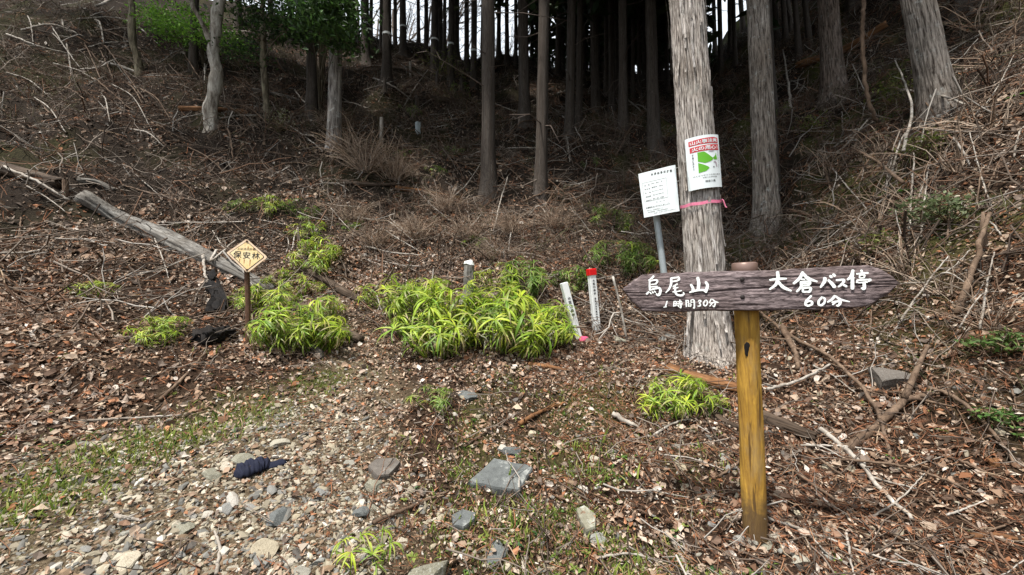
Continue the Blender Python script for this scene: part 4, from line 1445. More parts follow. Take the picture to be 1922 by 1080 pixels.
def poster():
    z1, z0 = t1_height(268), t1_height(362)
    zc = (z0+z1)/2; hh = (z1-z0)
    rad = T1r*1.10
    cam_dir = unit(np.array([0, 0, 0]) - np.array([T1B[0], T1B[1], 0]))
    base = math.atan2(cam_dir[1], cam_dir[0])
    wid = 57*T1t/F_PX*1.12
    o = thing('fire_warning_poster', 'white forest fire warning poster with red bands and green print on thick cedar', 'poster', np.array(T1B)+T1ax*zc, None, T1rot)
    inv = np.linalg.inv(np.array(T1q))
    cl = unit(inv @ np.array([cam_dir[0], cam_dir[1], 0]))
    b0 = math.atan2(cl[1], cl[0])
    R = rad*1.06
    def m3(u, v, z=0.0):        # u -0.5..0.5 left to right, v up in units of height
        a = b0 + math.radians(20) + u*wid/R*1.0
        rr = R + z + .012*max(0, abs(u)-.3)*2
        return np.array([math.cos(a)*rr, math.sin(a)*rr, v*hh + .012*u])
    n, m = 18, 22
    V, F = [], []
    for z in (0, -.0025):
        for j in range(m):
            for i in range(n):
                V.append(m3(i/(n-1)-.5, j/(m-1)-.5, z))
    for j in range(m-1):
        for i in range(n-1):
            a = j*n+i
            F.append([a, a+1, a+n+1, a+n]); F.append([n*m+a, n*m+a+n, n*m+a+n+1, n*m+a+1])
    rim = list(range(n)) + [a*n+n-1 for a in range(1, m)] + [(m-1)*n+b for b in range(n-2, -1, -1)] + [a*n for a in range(m-2, 0, -1)]
    F += [[rim[a], n*m+rim[a], n*m+rim[(a+1) % len(rim)], rim[(a+1) % len(rim)]] for a in range(len(rim))]
    MB().add(np.array(V), F).build('sheet', M['sheet'], o, False)
    def patch(poly, z, mat, name, sub=8):
        # polygon in sheet units, cut into strips so that it follows the curve
        poly = np.array(poly)
        mb = MB()
        x0, x1 = poly[:, 0].min(), poly[:, 0].max()
        xs = np.linspace(x0+1e-4, x1-1e-4, sub+1)
        rows = []
        for x in xs:
            ys = []
            for (a, b) in zip(poly, np.roll(poly, -1, 0)):
                if (a[0]-x)*(b[0]-x) <= 0 and abs(a[0]-b[0]) > 1e-9:
                    ys.append(a[1]+(b[1]-a[1])*(x-a[0])/(b[0]-a[0]))
            rows.append((min(ys), max(ys)))
        V = [m3(x, y, z) for x, r in zip(xs, rows) for y in r]
        mb.add(np.array(V), [[2*i, 2*i+2, 2*i+3, 2*i+1] for i in range(sub)]).build(name, mat, o)
    patch([(-.41, .335), (.43, .335), (.43, .435), (.3, .45), (-.41, .43)], .0012, M['poster_red'], 'red_band', 12)
    patch([(-.39, .205), (.44, .205), (.44, .315), (-.39, .305)], .0012, M['poster_red'], 'red_band', 12)
    mb = MB()
    put_text(mb, '山火事注意', .01, .388, .76, .075, lambda a, b: m3(a, b, .0026), .02)
    put_text(mb, '火の用心！', .03, .258, .74, .078, lambda a, b: m3(a, b, .0026), .02)
    mb.build('white_lettering', M['sheet'], o)
    mb = MB()
    put_text(mb, '確実に消そう', -.32, .02, .075, .32, lambda a, b: m3(a, b, .0014), .012, True)
    put_text(mb, 'たばこの投げ捨て', .40, .02, .05, .32, lambda a, b: m3(a, b, .0014), 0, True)
    put_text(mb, 'みんなで守ろう水源の森林', .04, -.255, .78, .026, lambda a, b: m3(a, b, .0014))
    put_text(mb, '林野火災予防運動', .10, -.30, .42, .024, lambda a, b: m3(a, b, .0014))
    put_text(mb, '神奈川県', .10, -.375, .30, .048, lambda a, b: m3(a, b, .0014), .012)
    mb.build('black_lettering', M['ink'], o)
    # plain green shapes
    patch([(-.2, .19), (-.02, .19), (.10, .12), (.21, .055), (.21, .02), (.12, -.01), (-.02, -.03), (-.2, .02)], .0013, M['poster_green'], 'green_shape', 14)
    patch([(-.2, -.005), (-.1, -.04), (.06, -.10), (.09, -.13), (.0, -.18), (-.2, -.2)], .0013, M['poster_green'], 'green_shape', 10)
    patch([(.2, .05), (.30, .10), (.34, .17), (.36, .03), (.28, .02)], .0013, M['poster_green'], 'green_shape', 6)
    patch([(.08, .18), (.18, .205), (.30, .185), (.18, .172)], .0013, M['poster_pink'], 'grey_arc', 6)
    patch([(.22, -.02), (.28, .0), (.34, -.03), (.35, -.12), (.31, -.12), (.29, -.05)], .0013, M['poster_pink'], 'grey_shape', 6)
    patch([(.20, -.11), (.23, -.10), (.25, -.12), (.22, -.135)], .0013, M['ink'], 'dot', 3)
poster()

def ribbon():
    za, zb = t1_height(388), t1_height(381)
    o = thing('tape_band', 'pink plastic tape wound round the thick cedar below the poster', 'tape', np.array(T1B), None, T1rot)
    mb = MB()
    n = 60
    V = []
    for i in range(n+1):
        a = i/n*2*math.pi
        rr = T1r*1.085
        zc = (za+zb)/2 + .012*math.sin(a*1.0+.6) + .003*math.sin(a*7)
        for h in (-.013, .013):
            V.append((math.cos(a)*rr, math.sin(a)*rr, zc+h))
    mb.add(V, [[2*i, 2*i+2, 2*i+3, 2*i+1] for i in range(n)])
    mb.build('loop', M['ribbon'], o)
    inv = np.linalg.inv(np.array(T1q))
    cl = unit(inv @ unit(np.array([-T1B[0], -T1B[1], 0])))
    a = math.atan2(cl[1], cl[0]) + 1.15
    V = []
    for i in range(8):
        s = i/7
        aa = a+.03*s
        rr = T1r*1.09+.012+.03*s
        for h in (-.011, .011):
            V.append((math.cos(aa+h/T1r*1.0)*rr, math.sin(aa+h/T1r*1.0)*rr, zb-.005-.075*s+.01*math.sin(s*6)))
    MB().add(V, [[2*i, 2*i+2, 2*i+3, 2*i+1] for i in range(7)]).build('loose_end', M['ribbon'], o)
ribbon()

# ------------------------------------------------------------------ marker stakes
def stake(px0, py0, px1, py1, wpx, label, text, cap):
    B, t = hit(px0, py0)
    Bv = np.array(B)
    o = thing('marker_stake', label, 'stake', B)
    top = np.array(at(px1, py1, t))
    ax = unit(top-Bv)
    w = wpx*t/F_PX/2
    fwd = unit(np.array([.25, -1, 0])); fwd = unit(fwd-ax*(fwd @ ax)); rt = np.cross(fwd, -ax)
    def box(a, b, hw, bev=.15):
        V = []
        ring = [(-1, -1+bev), (-1, 1-bev), (-1+bev, 1), (1-bev, 1), (1, 1-bev), (1, -1+bev), (1-bev, -1), (-1+bev, -1)]
        for p, s in ((a, 1), (b-ax*hw*.15, 1), (b, .82)):
            for x, y in ring:
                V.append(p + rt*x*hw*s + fwd*y*hw*s)
        F = [[k*8+i, k*8+(i+1) % 8, k*8+8+(i+1) % 8, k*8+8+i] for k in (0, 1) for i in range(8)] + [list(range(16, 24)), list(range(7, -1, -1))]
        return np.array(V)-Bv, F
    V, F = box(Bv-ax*.15, top, w)
    body = MB().add(V, F).build('shaft', M['white'], o)
    if cap:
        V, F = box(top-ax*w*1.75, top+ax*.006, w*1.22)
        MB().add(V, F).build('red_cap', M['red'], o)
    L = np.linalg.norm(top-Bv)
    mb = MB()
    for (s, c, lo, hi) in text:
        n = len(s)
        for i, ch in enumerate(s):
            if ch == ' ': continue
            f = hi-(hi-lo)*(i+.5)/n
            ce = Bv+ax*L*f+fwd*(w+.0012)
            put_text(mb, ch, 0, 0, w*1.15, (hi-lo)*L/n*.8, lambda a, b: ce-rt*(-a)*1.0*(-1)+ax*b-Bv, .02)
    mb.build('lettering', M['ink'], body)
stake(1084, 634, 1058, 531, 12.5, 'leaning plain white marker stake in the sasa beside the red capped one', [('水源の森林', 0, .36, .74)], False)
stake(1120, 622, 1109.5, 506, 12.5, 'white marker stake with a red cap and black vertical lettering', [('水源の森林', 0, .58, .84), ('長期受託施業地境界', 0, .16, .54)], True)

def misc_posts():
    B, t = hit(1176, 640)
    T = at(1150, 519, t)
    V, F = tube(bend([np.zeros(3)-np.array(T-B)*.05, np.array(T-B)*.5+np.array([.012, 0, 0]), np.array(T-B)], 12), [2.2*t/F_PX]*12, 7)
    tag(MB().add(V, F).build('thin_stick', M['stick_pale'], None, True, B), 'thin pale bamboo stick stuck upright beside the red capped stake', 'stick')
    # weathered stump post
    B, t = hit(880, 556)
    o = thing('weathered_post', 'short weathered post with a white top standing in the sasa', 'post', B)
    V, F = trunk_real(31, 10*t/F_PX, 58*t/F_PX, 26, 40, .2, .05, .1, .12, .1, 3, 8, 1.0)
    MB().add(V, F).build('shaft', M['log_pale'], o, True)
    rv, rf = rock(2, 9, (10*t/F_PX, 9*t/F_PX, 9*t/F_PX), 8, .15)
    MB().add(rv+np.array([0, 0, 60*t/F_PX]), rf).build('white_top', M['white'], o)
    B, t = hit(716, 266)
    V, F = tube([np.array([0, 0, -.2]), np.array(at(716, 221, t)-B)], 3.4*t/F_PX, 9)
    tag(MB().add(V, F).build('short_post', M['stick_pale'], None, False, B), 'short pale post standing behind the dry thorny bush', 'post')
    B, t = hit(785, 252)
    V, F = tube([np.array([0, 0, -.2]), np.array(at(784, 230, t)-B)], 5*t/F_PX, 4)
    tag(MB().add(V, F).build('boundary_marker', M['galv'], None, False, B), 'small square grey green marker on the slope', 'marker')
    B, t = hit(771, 142)
    V, F = tube([np.array([0, 0, -.2]), np.array(at(770, 116, t)-B)], [3*t/F_PX, 2*t/F_PX], 7)
    tag(MB().add(V, F).build('broken_snag', M['stick_pale'], None, False, B), 'pale broken snag below the ridge cedars', 'stump')
    for (px, py, h, w) in ((820, 168, 34, 5), (866, 172, 22, 6), (782, 206, 26, 6), (722, 172, 22, 5), (1205, 195, 16, 3)):
        B, t = hit(px, py)
        V, F = trunk_real(px, w/2*t/F_PX*1.2, h*t/F_PX, 14, 24, .4, .12, .25, .14, .2, 3, 6, 1.0)
        tag(MB().add(V, F).build('tree_stump', M['bark_far'], None, True, B), 'dark broken stump among the cedars below the ridge', 'stump', 'broken stumps below the ridge')
    B, t = hit(128, 376)
    V, F = tube([np.array([0, 0, -.2]), np.array(at(122, 338, t)-B)], [5*t/F_PX, 4*t/F_PX], 8)
    tag(MB().add(V, F).build('old_peg', M['stick_brown'], None, False, B), 'rotting wooden peg at the upper end of the bleached log', 'peg')
    B, t = hit(1845, 470)
    V, F = tube([np.array([0, 0, -.2]), np.array(at(1846, 430, t)-B), np.array(at(1845, 398, t)-B)], [5.5*t/F_PX, 5*t/F_PX, 2*t/F_PX], 9)
    tag(MB().add(V, F).build('broken_stub', M['stick_brown'], None, True, B), 'pointed broken trunk stub standing on the brushy bank', 'stump')
    B, t = hit(1096, 641)
    rv, rf = rock(2, 19, (9*t/F_PX, 9*t/F_PX, 7*t/F_PX), 6, .1)
    tag(MB().add(rv, rf).build('pink_plug', M['pinkplug'], None, False, B+Vector((0, 0, .02))), 'small crumpled pink plastic scrap at the foot of white stake', 'scrap')
misc_posts()

# ------------------------------------------------------------------ logs and branches on the ground
def ground_path(pix, lift=0.0):
    out = []
    for q in pix:
        p, t = hit(q[0], q[1])
        p = np.array(p); p[2] += lift + (q[2] if len(q) > 2 else 0)
        out.append(p)
    return out

def log(pix, wpx, mat, name, label, cat='log', k=40, n=60, lift=.3, rough=.16, taper=.8, group=None):
    pts = ground_path(pix)
    pm, tm = hit(*pix[len(pix)//2][:2])
    r = wpx/2*tm/F_PX
    P = bend([p+np.array([0, 0, r*lift]) for p in pts], n)
    Bv = P[0].copy(); P = P-Bv
    V, F = tube(P, np.linspace(r, r*taper, n), k)
    ax = np.repeat(P, k, 0)
    th = np.tile(np.arange(k)/k*2*math.pi, n)
    s = np.repeat(np.linspace(0, 1, n), k)
    d = fbm(np.cos(th)*3, np.sin(th)*3, s*2.5, seed=int(pix[0][0]), octv=3)*rough*2 + fbm(np.cos(th)*6, np.sin(th)*6, s*2, seed=3, octv=3)*rough*1.8
    V = V + (V-ax)*d[:, None]
    V[:k] += unit(P[0]-P[1])*(RNG.random(k)*r*.7)[:, None]
    V[-k:] += unit(P[-1]-P[-2])*(RNG.random(k)*r*.7)[:, None]
    # grain runs along the object's z
    ax_ = Vector(P[-1]-P[0]).normalized()
    q = Vector((0, 0, 1)).rotation_difference(ax_)
    V = np.array(V) @ np.array(q.to_matrix())
    o = MB().add(V, F).build(name, mat, None, True, Bv)
    o.rotation_mode = 'QUATERNION'; o.rotation_quaternion = q
    return tag(o, label, cat, group)

def branch(pix, wpx, mat, label, name='fallen_branch', lift=.012, group=None, fork=None, k=8):
    P = ground_path(pix, lift)
    pm, tm = hit(*pix[len(pix)//2][:2])
    r = wpx/2*tm/F_PX
    n = max(12, 7*len(P))
    Q = bend(P, n)
    Bv = Q[0].copy()
    Q = Q-Bv
    Q[1:] += RNG.normal(size=(n-1, 3))*r*.22
    V, F = tube(Q, np.linspace(r, r*.55, n), k)
    mb = MB().add(V, F)
    for fk in (fork or []):
        f = bend([np.array(p)-Bv for p in ground_path(fk, lift+.01)], 10)
        V, F = tube(f, np.linspace(r*.75, r*.35, 10), k)
        mb.add(V, F)
    # a couple of snapped side twigs
    for j in range(2):
        i = RNG.integers(2, n-2)
        d = unit(RNG.normal(size=3)*np.array([1, 1, .4])+np.array([0, 0, .35]))*r*RNG.uniform(4, 12)
        V, F = tube([Q[i], Q[i]+d*.5, Q[i]+d], [r*.4, r*.3, r*.12], 4)
        mb.add(V, F)
    return tag(mb.build(name, mat, None, True, Bv), label, 'branch', group)

log([(158, 390, .05), (230, 423, .02), (310, 458), (380, 490), (440, 517), (505, 548, -.02)], 29, M['log_pale'], 'fallen_log', 'long bleached grooved log lying down the slope above the yellow sign', taper=.72, lift=.5, rough=.26)
log([(520, 560), (560, 585), (620, 622), (672, 645)], 24, M['log_dark'], 'fallen_log', 'dark weathered log under the sasa reaching the path edge', lift=.6)
log([(572, 515), (620, 542), (680, 572)], 17, M['log_dark'], 'fallen_log', 'short grey brown log lying uphill beside the path', lift=.6)
log([(-30, 318), (40, 335), (112, 352)], 26, M['log_dark'], 'fallen_log', 'dark rotting log at the edge of the leafy slope', lift=.5)
log([(150, 345), (180, 352), (212, 362)], 12, M['log_pale'], 'fallen_log', 'short grey log end just above the bleached log', lift=.6)
branch([(380, 500, .1), (384, 530, .06), (402, 572, .03)], 6, M['stick_pale'], 'pale gnarled root along one edge of the burnt stump', 'gnarled_root')
branch([(405, 492, .12), (396, 512, .1), (440, 478, .15)], 5, M['stick_pale'], 'pale crooked root across the burnt stump top', 'gnarled_root')
def burnt_stump():
    B, t = hit(418, 590)
    top = np.array(at(392, 508, t+.35))
    ax = top-np.array(B)
    mb = MB()
    for k, (f, sx, sz, dx) in enumerate(((.25, .085, .20, .0), (.62, .07, .19, -.02), (.45, .05, .30, .05), (.15, .10, .12, -.05), (.85, .05, .12, .02))):
        V, F = rock(3, 70+k, (sx, sx*.9, sz), 12, .45)
        q = np.array(Vector((0, 0, 1)).rotation_difference(Vector(ax).normalized()).to_matrix())
        mb.add(V @ q.T + ax*f + np.array([dx, 0, 0]), F)
    tag(mb.build('burnt_stump', M['char'], None, False, B), 'black burnt stump propping the lower end of the bleached log', 'stump')
burnt_stump()
log([(380, 648), (400, 640), (425, 632)], 32, M['char'], 'charred_log', 'charred black chunk of wood below the yellow sign', lift=.4, rough=.3)
log([(1255, 700), (1310, 718), (1360, 730), (1400, 742)], 24, M['log_red'], 'rotten_log', 'orange brown rotten log behind the small sasa clump', lift=.5, rough=.22)
log([(1400, 785), (1450, 800), (1490, 812), (1528, 826)], 24, M['log_dark'], 'rotten_log', 'dark crumbling log end beside the yellow post', lift=.55, rough=.25)
log([(1330, 758), (1350, 790), (1388, 815)], 13, M['log_dark'], 'branch_piece', 'dark short branch slanting against the small sasa clump', 'branch', lift=.8)
log([(745, 358), (800, 366), (860, 376)], 9, M['log_red'], 'fallen_log', 'thin reddish fallen log at the foot of the front cedars', lift=.8)
log([(340, 208), (400, 212), (462, 220)], 10, M['log_red'], 'fallen_log', 'brown log lying across the slope behind the pale forked tree', lift=.7)
log([(188, 122), (220, 132), (258, 143)], 5, M['stick_pale'], 'fallen_branch', 'pale straight branch ending at the olive trunk', 'branch', 10, lift=.9)
log([(475, 172), (515, 180), (560, 190)], 6, M['log_pale'], 'fallen_log', 'thin grey log beyond the leafy brown trunk', lift=.8)
log([(640, 92), (720, 105), (800, 122)], 8, M['log_dark'], 'fallen_log', 'dark log lying along the skyline under the banded cedars', lift=.8)
log([(800, 190), (850, 196), (905, 204)], 9, M['log_dark'], 'fallen_log', 'dark log lying level across the slope behind front cedar', lift=.8)
log([(1500, 130), (1580, 110), (1660, 60)], 14, M['log_red'], 'fallen_log', 'reddish log leaning up the dark bank behind the vine', lift=1.2)
log([(995, 688), (1030, 694), (1062, 702)], 9, M['log_red'], 'branch_piece', 'orange split wood piece lying below the sasa bank', 'branch', 12, lift=.7)
log([(1825, 1014), (1870, 1018), (1930, 1024)], 13, M['log_red'], 'branch_piece', 'pale brown wood piece lying on the lower bank', 'branch', 12, lift=.7)
for (pts, w, lab) in [([(700, 172), (760, 178), (800, 186)], 6, 0), ([(880, 236), (930, 232), (965, 228)], 6, 0), ([(700, 128), (755, 135), (790, 148)], 6, 0), ([(560, 150), (610, 160), (650, 172)], 6, 0), ([(1090, 230), (1140, 245), (1180, 262)], 6, 0), ([(640, 345), (700, 352), (760, 350)], 7, 0), ([(860, 305), (900, 310), (1000, 325)], 6, 0)]:
    log(pts, w, M['log_dark'], 'fallen_log', 'thin dark log half buried across the wooded slope', 'log', 10, 30, .7, group='thin logs across the wooded slope')

branch([(1425, 600, .05), (1480, 640, .04), (1560, 690, .05), (1635, 770, .05), (1668, 850), (1672, 888)], 9, M['stick_brown'], 'long curved brown branch sweeping down from behind the signboard')
branch([(1592, 855), (1650, 812, .03), (1700, 782, .04), (1750, 764, .05)], 17, M['stick_brown'], 'thick light brown forked branch resting on the dark hollow', fork=[[(1700, 782, .05), (1722, 742, .1), (1745, 700, .12)]])
branch([(1540, 820, .02), (1600, 872, .02), (1660, 930), (1716, 980)], 11, M['stick_pale'], 'straight bleached grey branch pointing down the lower bank')
branch([(1480, 885), (1560, 940), (1640, 990), (1760, 1062)], 7, M['stick_brown'], 'long thin brown branch running down the needle strewn lower bank')
branch([(1440, 985), (1560, 1022), (1700, 1076)], 6, M['stick_pale'], 'thin pale branch starting beside the foot of yellow post')
branch([(1570, 880, .03), (1680, 890, .03), (1780, 925, .02), (1872, 962)], 6, M['stick_brown'], 'thin forked twig crossing over the bleached branch', fork=[[(1600, 882, .03), (1580, 888, .05)]])
branch([(1745, 735), (1790, 770, .04), (1850, 820, .04), (1915, 885)], 9, M['stick_brown'], 'dark branch slanting off the forked branch towards lower ground')
branch([(1752, 860), (1810, 890, .02), (1882, 912)], 7, M['stick_brown'], 'short dark branch lying below the dark hollow')
branch([(1150, 788, .01), (1190, 810, .01), (1216, 826)], 11, M['stick_pale'], 'short thick bleached stick lying before the small sasa clump')
branch([(1250, 1008), (1275, 1050), (1292, 1085)], 9, M['stick_pale'], 'pale split stick at the bottom edge near the yellow post')
branch([(-10, 808), (60, 800), (120, 780), (215, 754)], 6, M['stick_brown'], 'long thin stick lying across the leaf litter near the path')
branch([(150, 797), (240, 792), (340, 785)], 5, M['stick_pale'], 'pale thin stick on the leaf litter beside the grass strip')
branch([(300, 757), (345, 718), (388, 664)], 7, M['stick_brown'], 'dark stick lying on the leaves below the yellow sign')
branch([(-10, 488, .05), (40, 488, .05), (76, 477, .03)], 5, M['stick_pale'], 'pale bent stick over the dark hollow in the leafy slope')
branch([(-10, 322, .08), (60, 352, .08), (130, 386, .05)], 6, M['stick_pale'], 'white bare branch lying in front of the dark rotting log')
branch([(975, 802, .01), (1010, 782, .01), (1062, 764)], 9, M['log_red'], 'red brown stick lying on the mossy ground above the slate slab')
branch([(700, 992, .01), (770, 966, .01), (842, 934)], 8, M['stick_brown'], 'dark brown stick beside the slate slab on the mossy ground')
branch([(870, 846), (912, 820), (950, 800)], 5, M['stick_brown'], 'thin brown twig pointing at the grey stone above the slab')
branch([(406, 1085), (412, 1035), (402, 1008)], 7, M['stick_pale'], 'pale forked stick standing among stones at the path bottom')
branch([(214, 981), (240, 983), (266, 983)], 8, M['stick_pale'], 'short white stick lying flat on the gravel path')
branch([(1120, 1058), (1180, 1048), (1250, 1068), (1300, 1095)], 5, M['stick_pale'], 'thin bent pale root at the bottom of stony ground')
branch([(1470, 630, .04), (1490, 670, .03), (1500, 700)], 13, M['stick_brown'], 'short grey root piece lying behind the yellow post')
branch([(1800, 612, .05), (1832, 550, .15), (1862, 478, .25)], 12, M['stick_brown'], 'brown pole leaning up against the brushy bank')
branch([(1440, 745, .03), (1490, 738, .05), (1560, 705, .05)], 7, M['stick_pale'], 'pale crooked branch just behind the yellow post')
branch([(1700, 345, .3), (1715, 260, .4), (1685, 185, .6)], 5, M['stick_pale'], 'bare white twig standing before the leaning cedar')
branch([(1690, 208, .3), (1760, 225, .3), (1815, 240, .2)], 5, M['stick_pale'], 'white dead twig lying across foot of the leaning cedar')
branch([(1700, 410, .3), (1640, 350, .3), (1600, 310, .2)], 5, M['stick_brown'], 'bare arching twig on the dark bank under the vine')
def more_branches():
    r = np.random.default_rng(77)
    G = 'loose sticks on the lower bank'
    for k in range(46):
        x, y = r.uniform(1180, 1900), r.uniform(690, 1060)
        if 1370 < x < 1450 and y > 500: x += 110
        a = r.normal(.5, .6); L = r.uniform(40, 150)
        branch([(x, y), (x+L*.5*math.cos(a), y+L*.5*math.sin(a)+r.uniform(-8, 8)), (x+L*math.cos(a), min(1095, y+L*math.sin(a)))], r.uniform(2.5, 5.5), M['stick_pale' if r.random() < .3 else 'stick_brown'], 'thin loose stick lying on the needle strewn bank', group=G, lift=.02, k=5)
    G = 'bare twigs on the brushy bank'
    for k in range(60):
        x, y = r.uniform(1480, 1910), r.uniform(200, 640)
        a = r.normal(-.9, .8); L = r.uniform(40, 130)
        branch([(x, y, .03), (x+L*.5*math.cos(a), y+L*.5*math.sin(a)+r.uniform(-14, 14), r.uniform(.05, .2)), (x+L*math.cos(a), y+L*math.sin(a), r.uniform(.0, .3))], r.uniform(2.2, 4.5), M['stick_pale' if r.random() < .35 else 'stick_brown'], 'bare dead twig tangled on the brushy bank', group=G, k=5)
    G = 'fallen sticks on the leafy slope'
    for k in range(44):
        x, y = r.uniform(10, 640), r.uniform(60, 560)
        a = r.normal(.5, .5); L = r.uniform(30, 110)
        branch([(x, y, .02), (x+L*.5*math.cos(a), y+L*.5*math.sin(a)+r.uniform(-6, 6), .04), (x+L*math.cos(a), y+L*math.sin(a), .02)], r.uniform(2, 3.6), M['stick_pale' if r.random() < .45 else 'stick_brown'], 'thin dry stick lying on the leaf covered slope', group=G, k=5)
    G = 'dead sticks across the wooded slope'
    for k in range(80):
        x, y = r.uniform(560, 1230), r.uniform(130, 500)
        a = r.normal(.15, .55); L = r.uniform(25, 110)
        branch([(x, y, .05), (x+L*.5*math.cos(a), y+L*.5*math.sin(a)+r.uniform(-9, 9), r.uniform(.05, .22)), (x+L*math.cos(a), y+L*math.sin(a), r.uniform(.0, .2))], r.uniform(1.8, 3.6), M['stick_pale' if r.random() < .3 else 'stick_brown'], 'dead stick lying among the brush of the wooded slope', group=G, k=5)
    G = 'grey dead branches on the upper slope'
    for k in range(40):
        x, y = r.uniform(5, 430), r.uniform(5, 260)
        a = r.normal(.55, .45); L = r.uniform(40, 140)
        branch([(x, y, .06), (x+L*.5*math.cos(a), y+L*.5*math.sin(a)+r.uniform(-9, 9), r.uniform(.08, .25)), (x+L*math.cos(a), y+L*math.sin(a), r.uniform(.0, .15))], r.uniform(2, 4), M['stick_pale' if r.random() < .4 else 'stick_brown'], 'grey dead branch strewn over the steep upper slope', group=G, k=5)
more_branches()

# ------------------------------------------------------------------ dry bushes
def dry_bush(seed, n=95, rad=.0085, side=4):
    r = np.random.default_rng(seed)
    mb = MB()
    for b in range(n):
        a = r.uniform(0, 6.28); e = r.uniform(.5, 1.45)
        d = np.array([math.cos(a)*math.cos(e), math.sin(a)*math.cos(e), math.sin(e)])
        L = r.uniform(.5, 1.1)
        p = np.array([math.cos(a), math.sin(a), 0])*r.uniform(0, .18)
        P = [p]
        for i in range(6):
            d = unit(d + np.array([0, 0, -.10*i*.5]) + r.normal(size=3)*.14)
            P.append(P[-1]+d*L/6)
        c = np.array([(.30, .22, .16), (.38, .30, .23), (.20, .14, .10)][r.integers(3)])
        V, F = tube(P, np.linspace(rad, rad*.35, 7), 3, False)
        mb.add(V, F, c)
        for j in range(side):
            i = r.integers(2, 6)
            dd = unit(r.normal(size=3)+np.array([0, 0, .1]))
            V, F = tube([P[i], P[i]+dd*.1, P[i]+dd*.2-np.array([0, 0, .03])], [.003, .0022, .0014], 3, False)
            mb.add(V, F, c*.9)
    return mb.mesh('dry_bush', M['twig'], True)
DRY = [dry_bush(950+i) for i in range(3)]
STIFF = [dry_bush(960+i, 24, .010, 3) for i in range(3)]
for k, (px, py, s, lab, g) in enumerate([(690, 330, 1.0, 'large leafless thorny bush of pale arching twigs on the slope', None), (655, 300, .7, 'smaller leafless bush beside the lichened trunk', None),
                           (740, 340, .75, 'leafless bush of brown twigs below the short pale post', None), (620, 250, .5, 'low dry bush behind the lichened trunk', None),
                           (780, 450, .5, 0, 1), (880, 455, .55, 0, 1), (960, 440, .55, 0, 1), (700, 470, .5, 0, 1), (840, 400, .55, 0, 1), (1040, 430, .5, 0, 1), (930, 490, .4, 0, 1), (660, 420, .5, 0, 1),
                           (1560, 330, .6, 0, 2), (1650, 300, .6, 0, 2), (1720, 400, .5, 0, 2), (1640, 440, .5, 0, 2), (1560, 420, .5, 0, 2), (1800, 330, .6, 0, 2), (1860, 250, .6, 0, 2), (1780, 560, .4, 0, 2), (1860, 620, .35, 0, 2), (1500, 520, .4, 0, 2), (1700, 520, .4, 0, 2), (1880, 120, .6, 0, 2), (1840, 60, .7, 0, 2)]):
    p, t = hit(px, py)
    if g: lab = 'low tangle of dry brown twigs on the slope above the sasa' if g == 1 else 'low tangle of dry twigs on the brushy shaded bank'
    o = tag(link('dry_bush', (STIFF if g == 2 else DRY)[k % 3], None, p), lab, 'bush', {1: 'dry tangles above the sasa', 2: 'dry tangles on the brushy bank'}.get(g))
    o.scale = (s*1.15, s*1.15, s); o.rotation_euler.z = k*1.3

# ------------------------------------------------------------------ bamboo grass
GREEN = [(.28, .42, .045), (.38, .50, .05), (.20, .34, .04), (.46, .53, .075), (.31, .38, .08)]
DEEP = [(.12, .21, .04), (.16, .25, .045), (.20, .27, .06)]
STRAW = [(.46, .40, .28), (.55, .50, .38), (.36, .29, .18)]

def frond(seed, cols, dry=False, n=None):
    """one leafy shoot: a thin cane with long drooping blades fanned at its tip; unit height"""
    r = np.random.default_rng(seed)
    mb = MB()
    lean = r.uniform(0, .25)
    P = bend([(0, 0, 0), (lean*.2, 0, .5), (lean, 0, .9)], 6)
    V, F = tube(P, np.linspace(.012, .008, 6), 4, False)
    mb.add(V, F, np.array(cols[0])*.7)
    n = n or r.integers(11, 16)
    a0 = r.uniform(0, 6.28)
    for i in range(n):
        top = i < n-4
        a = a0 + i*2*math.pi/n + r.normal()*.5
        h = P[-1] if top else P[r.integers(2, 5)]
        L = r.uniform(.28, .56)*(1 if top else .85)
        w = L*r.uniform(.026, .039)
        e = r.uniform(-.05, .85) if not dry else r.uniform(-.9, .1)
        d = np.array([math.cos(a), math.sin(a)])
        m = 6
        pts, q, ang = [], h.copy(), e
        for k in range(m):
            pts.append(q.copy())
            q = q + np.array([d[0]*math.cos(ang), d[1]*math.cos(ang), math.sin(ang)])*L/(m-1)
            ang -= r.uniform(.28, .58)
        wd = w*np.array([.35, .95, 1.0, .85, .5, .03])
        side = np.array([-d[1], d[0], 0])
        Vv = []
        for k in range(m):
            Vv += [pts[k]+side*wd[k]+np.array([0, 0, wd[k]*.35]), pts[k], pts[k]-side*wd[k]+np.array([0, 0, wd[k]*.35])]
        Ff = []
        for k in range(m-1):
            Ff += [(3*k, 3*k+1, 3*k+4, 3*k+3), (3*k+1, 3*k+2, 3*k+5, 3*k+4)]
        c = np.array(cols[r.integers(len(cols))])*r.uniform(.8, 1.2)
        cc = np.array([c*1.02, c*.9, c*1.02]*m)
        if r.random() < .3 and not dry:      # withered brown tip
            cc[-6:] = np.array([.42, .33, .19]); cc[-9:-6] = (cc[-9:-6]+np.array([.42, .33, .19]))/2
        mb.add(np.array(Vv), Ff, cc)
    return mb.mesh('leaf_spray', M['sasa'], True)

FR = {'g': [frond(1000+i, GREEN) for i in range(7)], 'd': [frond(1020+i, DEEP) for i in range(5)], 's': [frond(1040+i, STRAW, True, 7) for i in range(4)]}

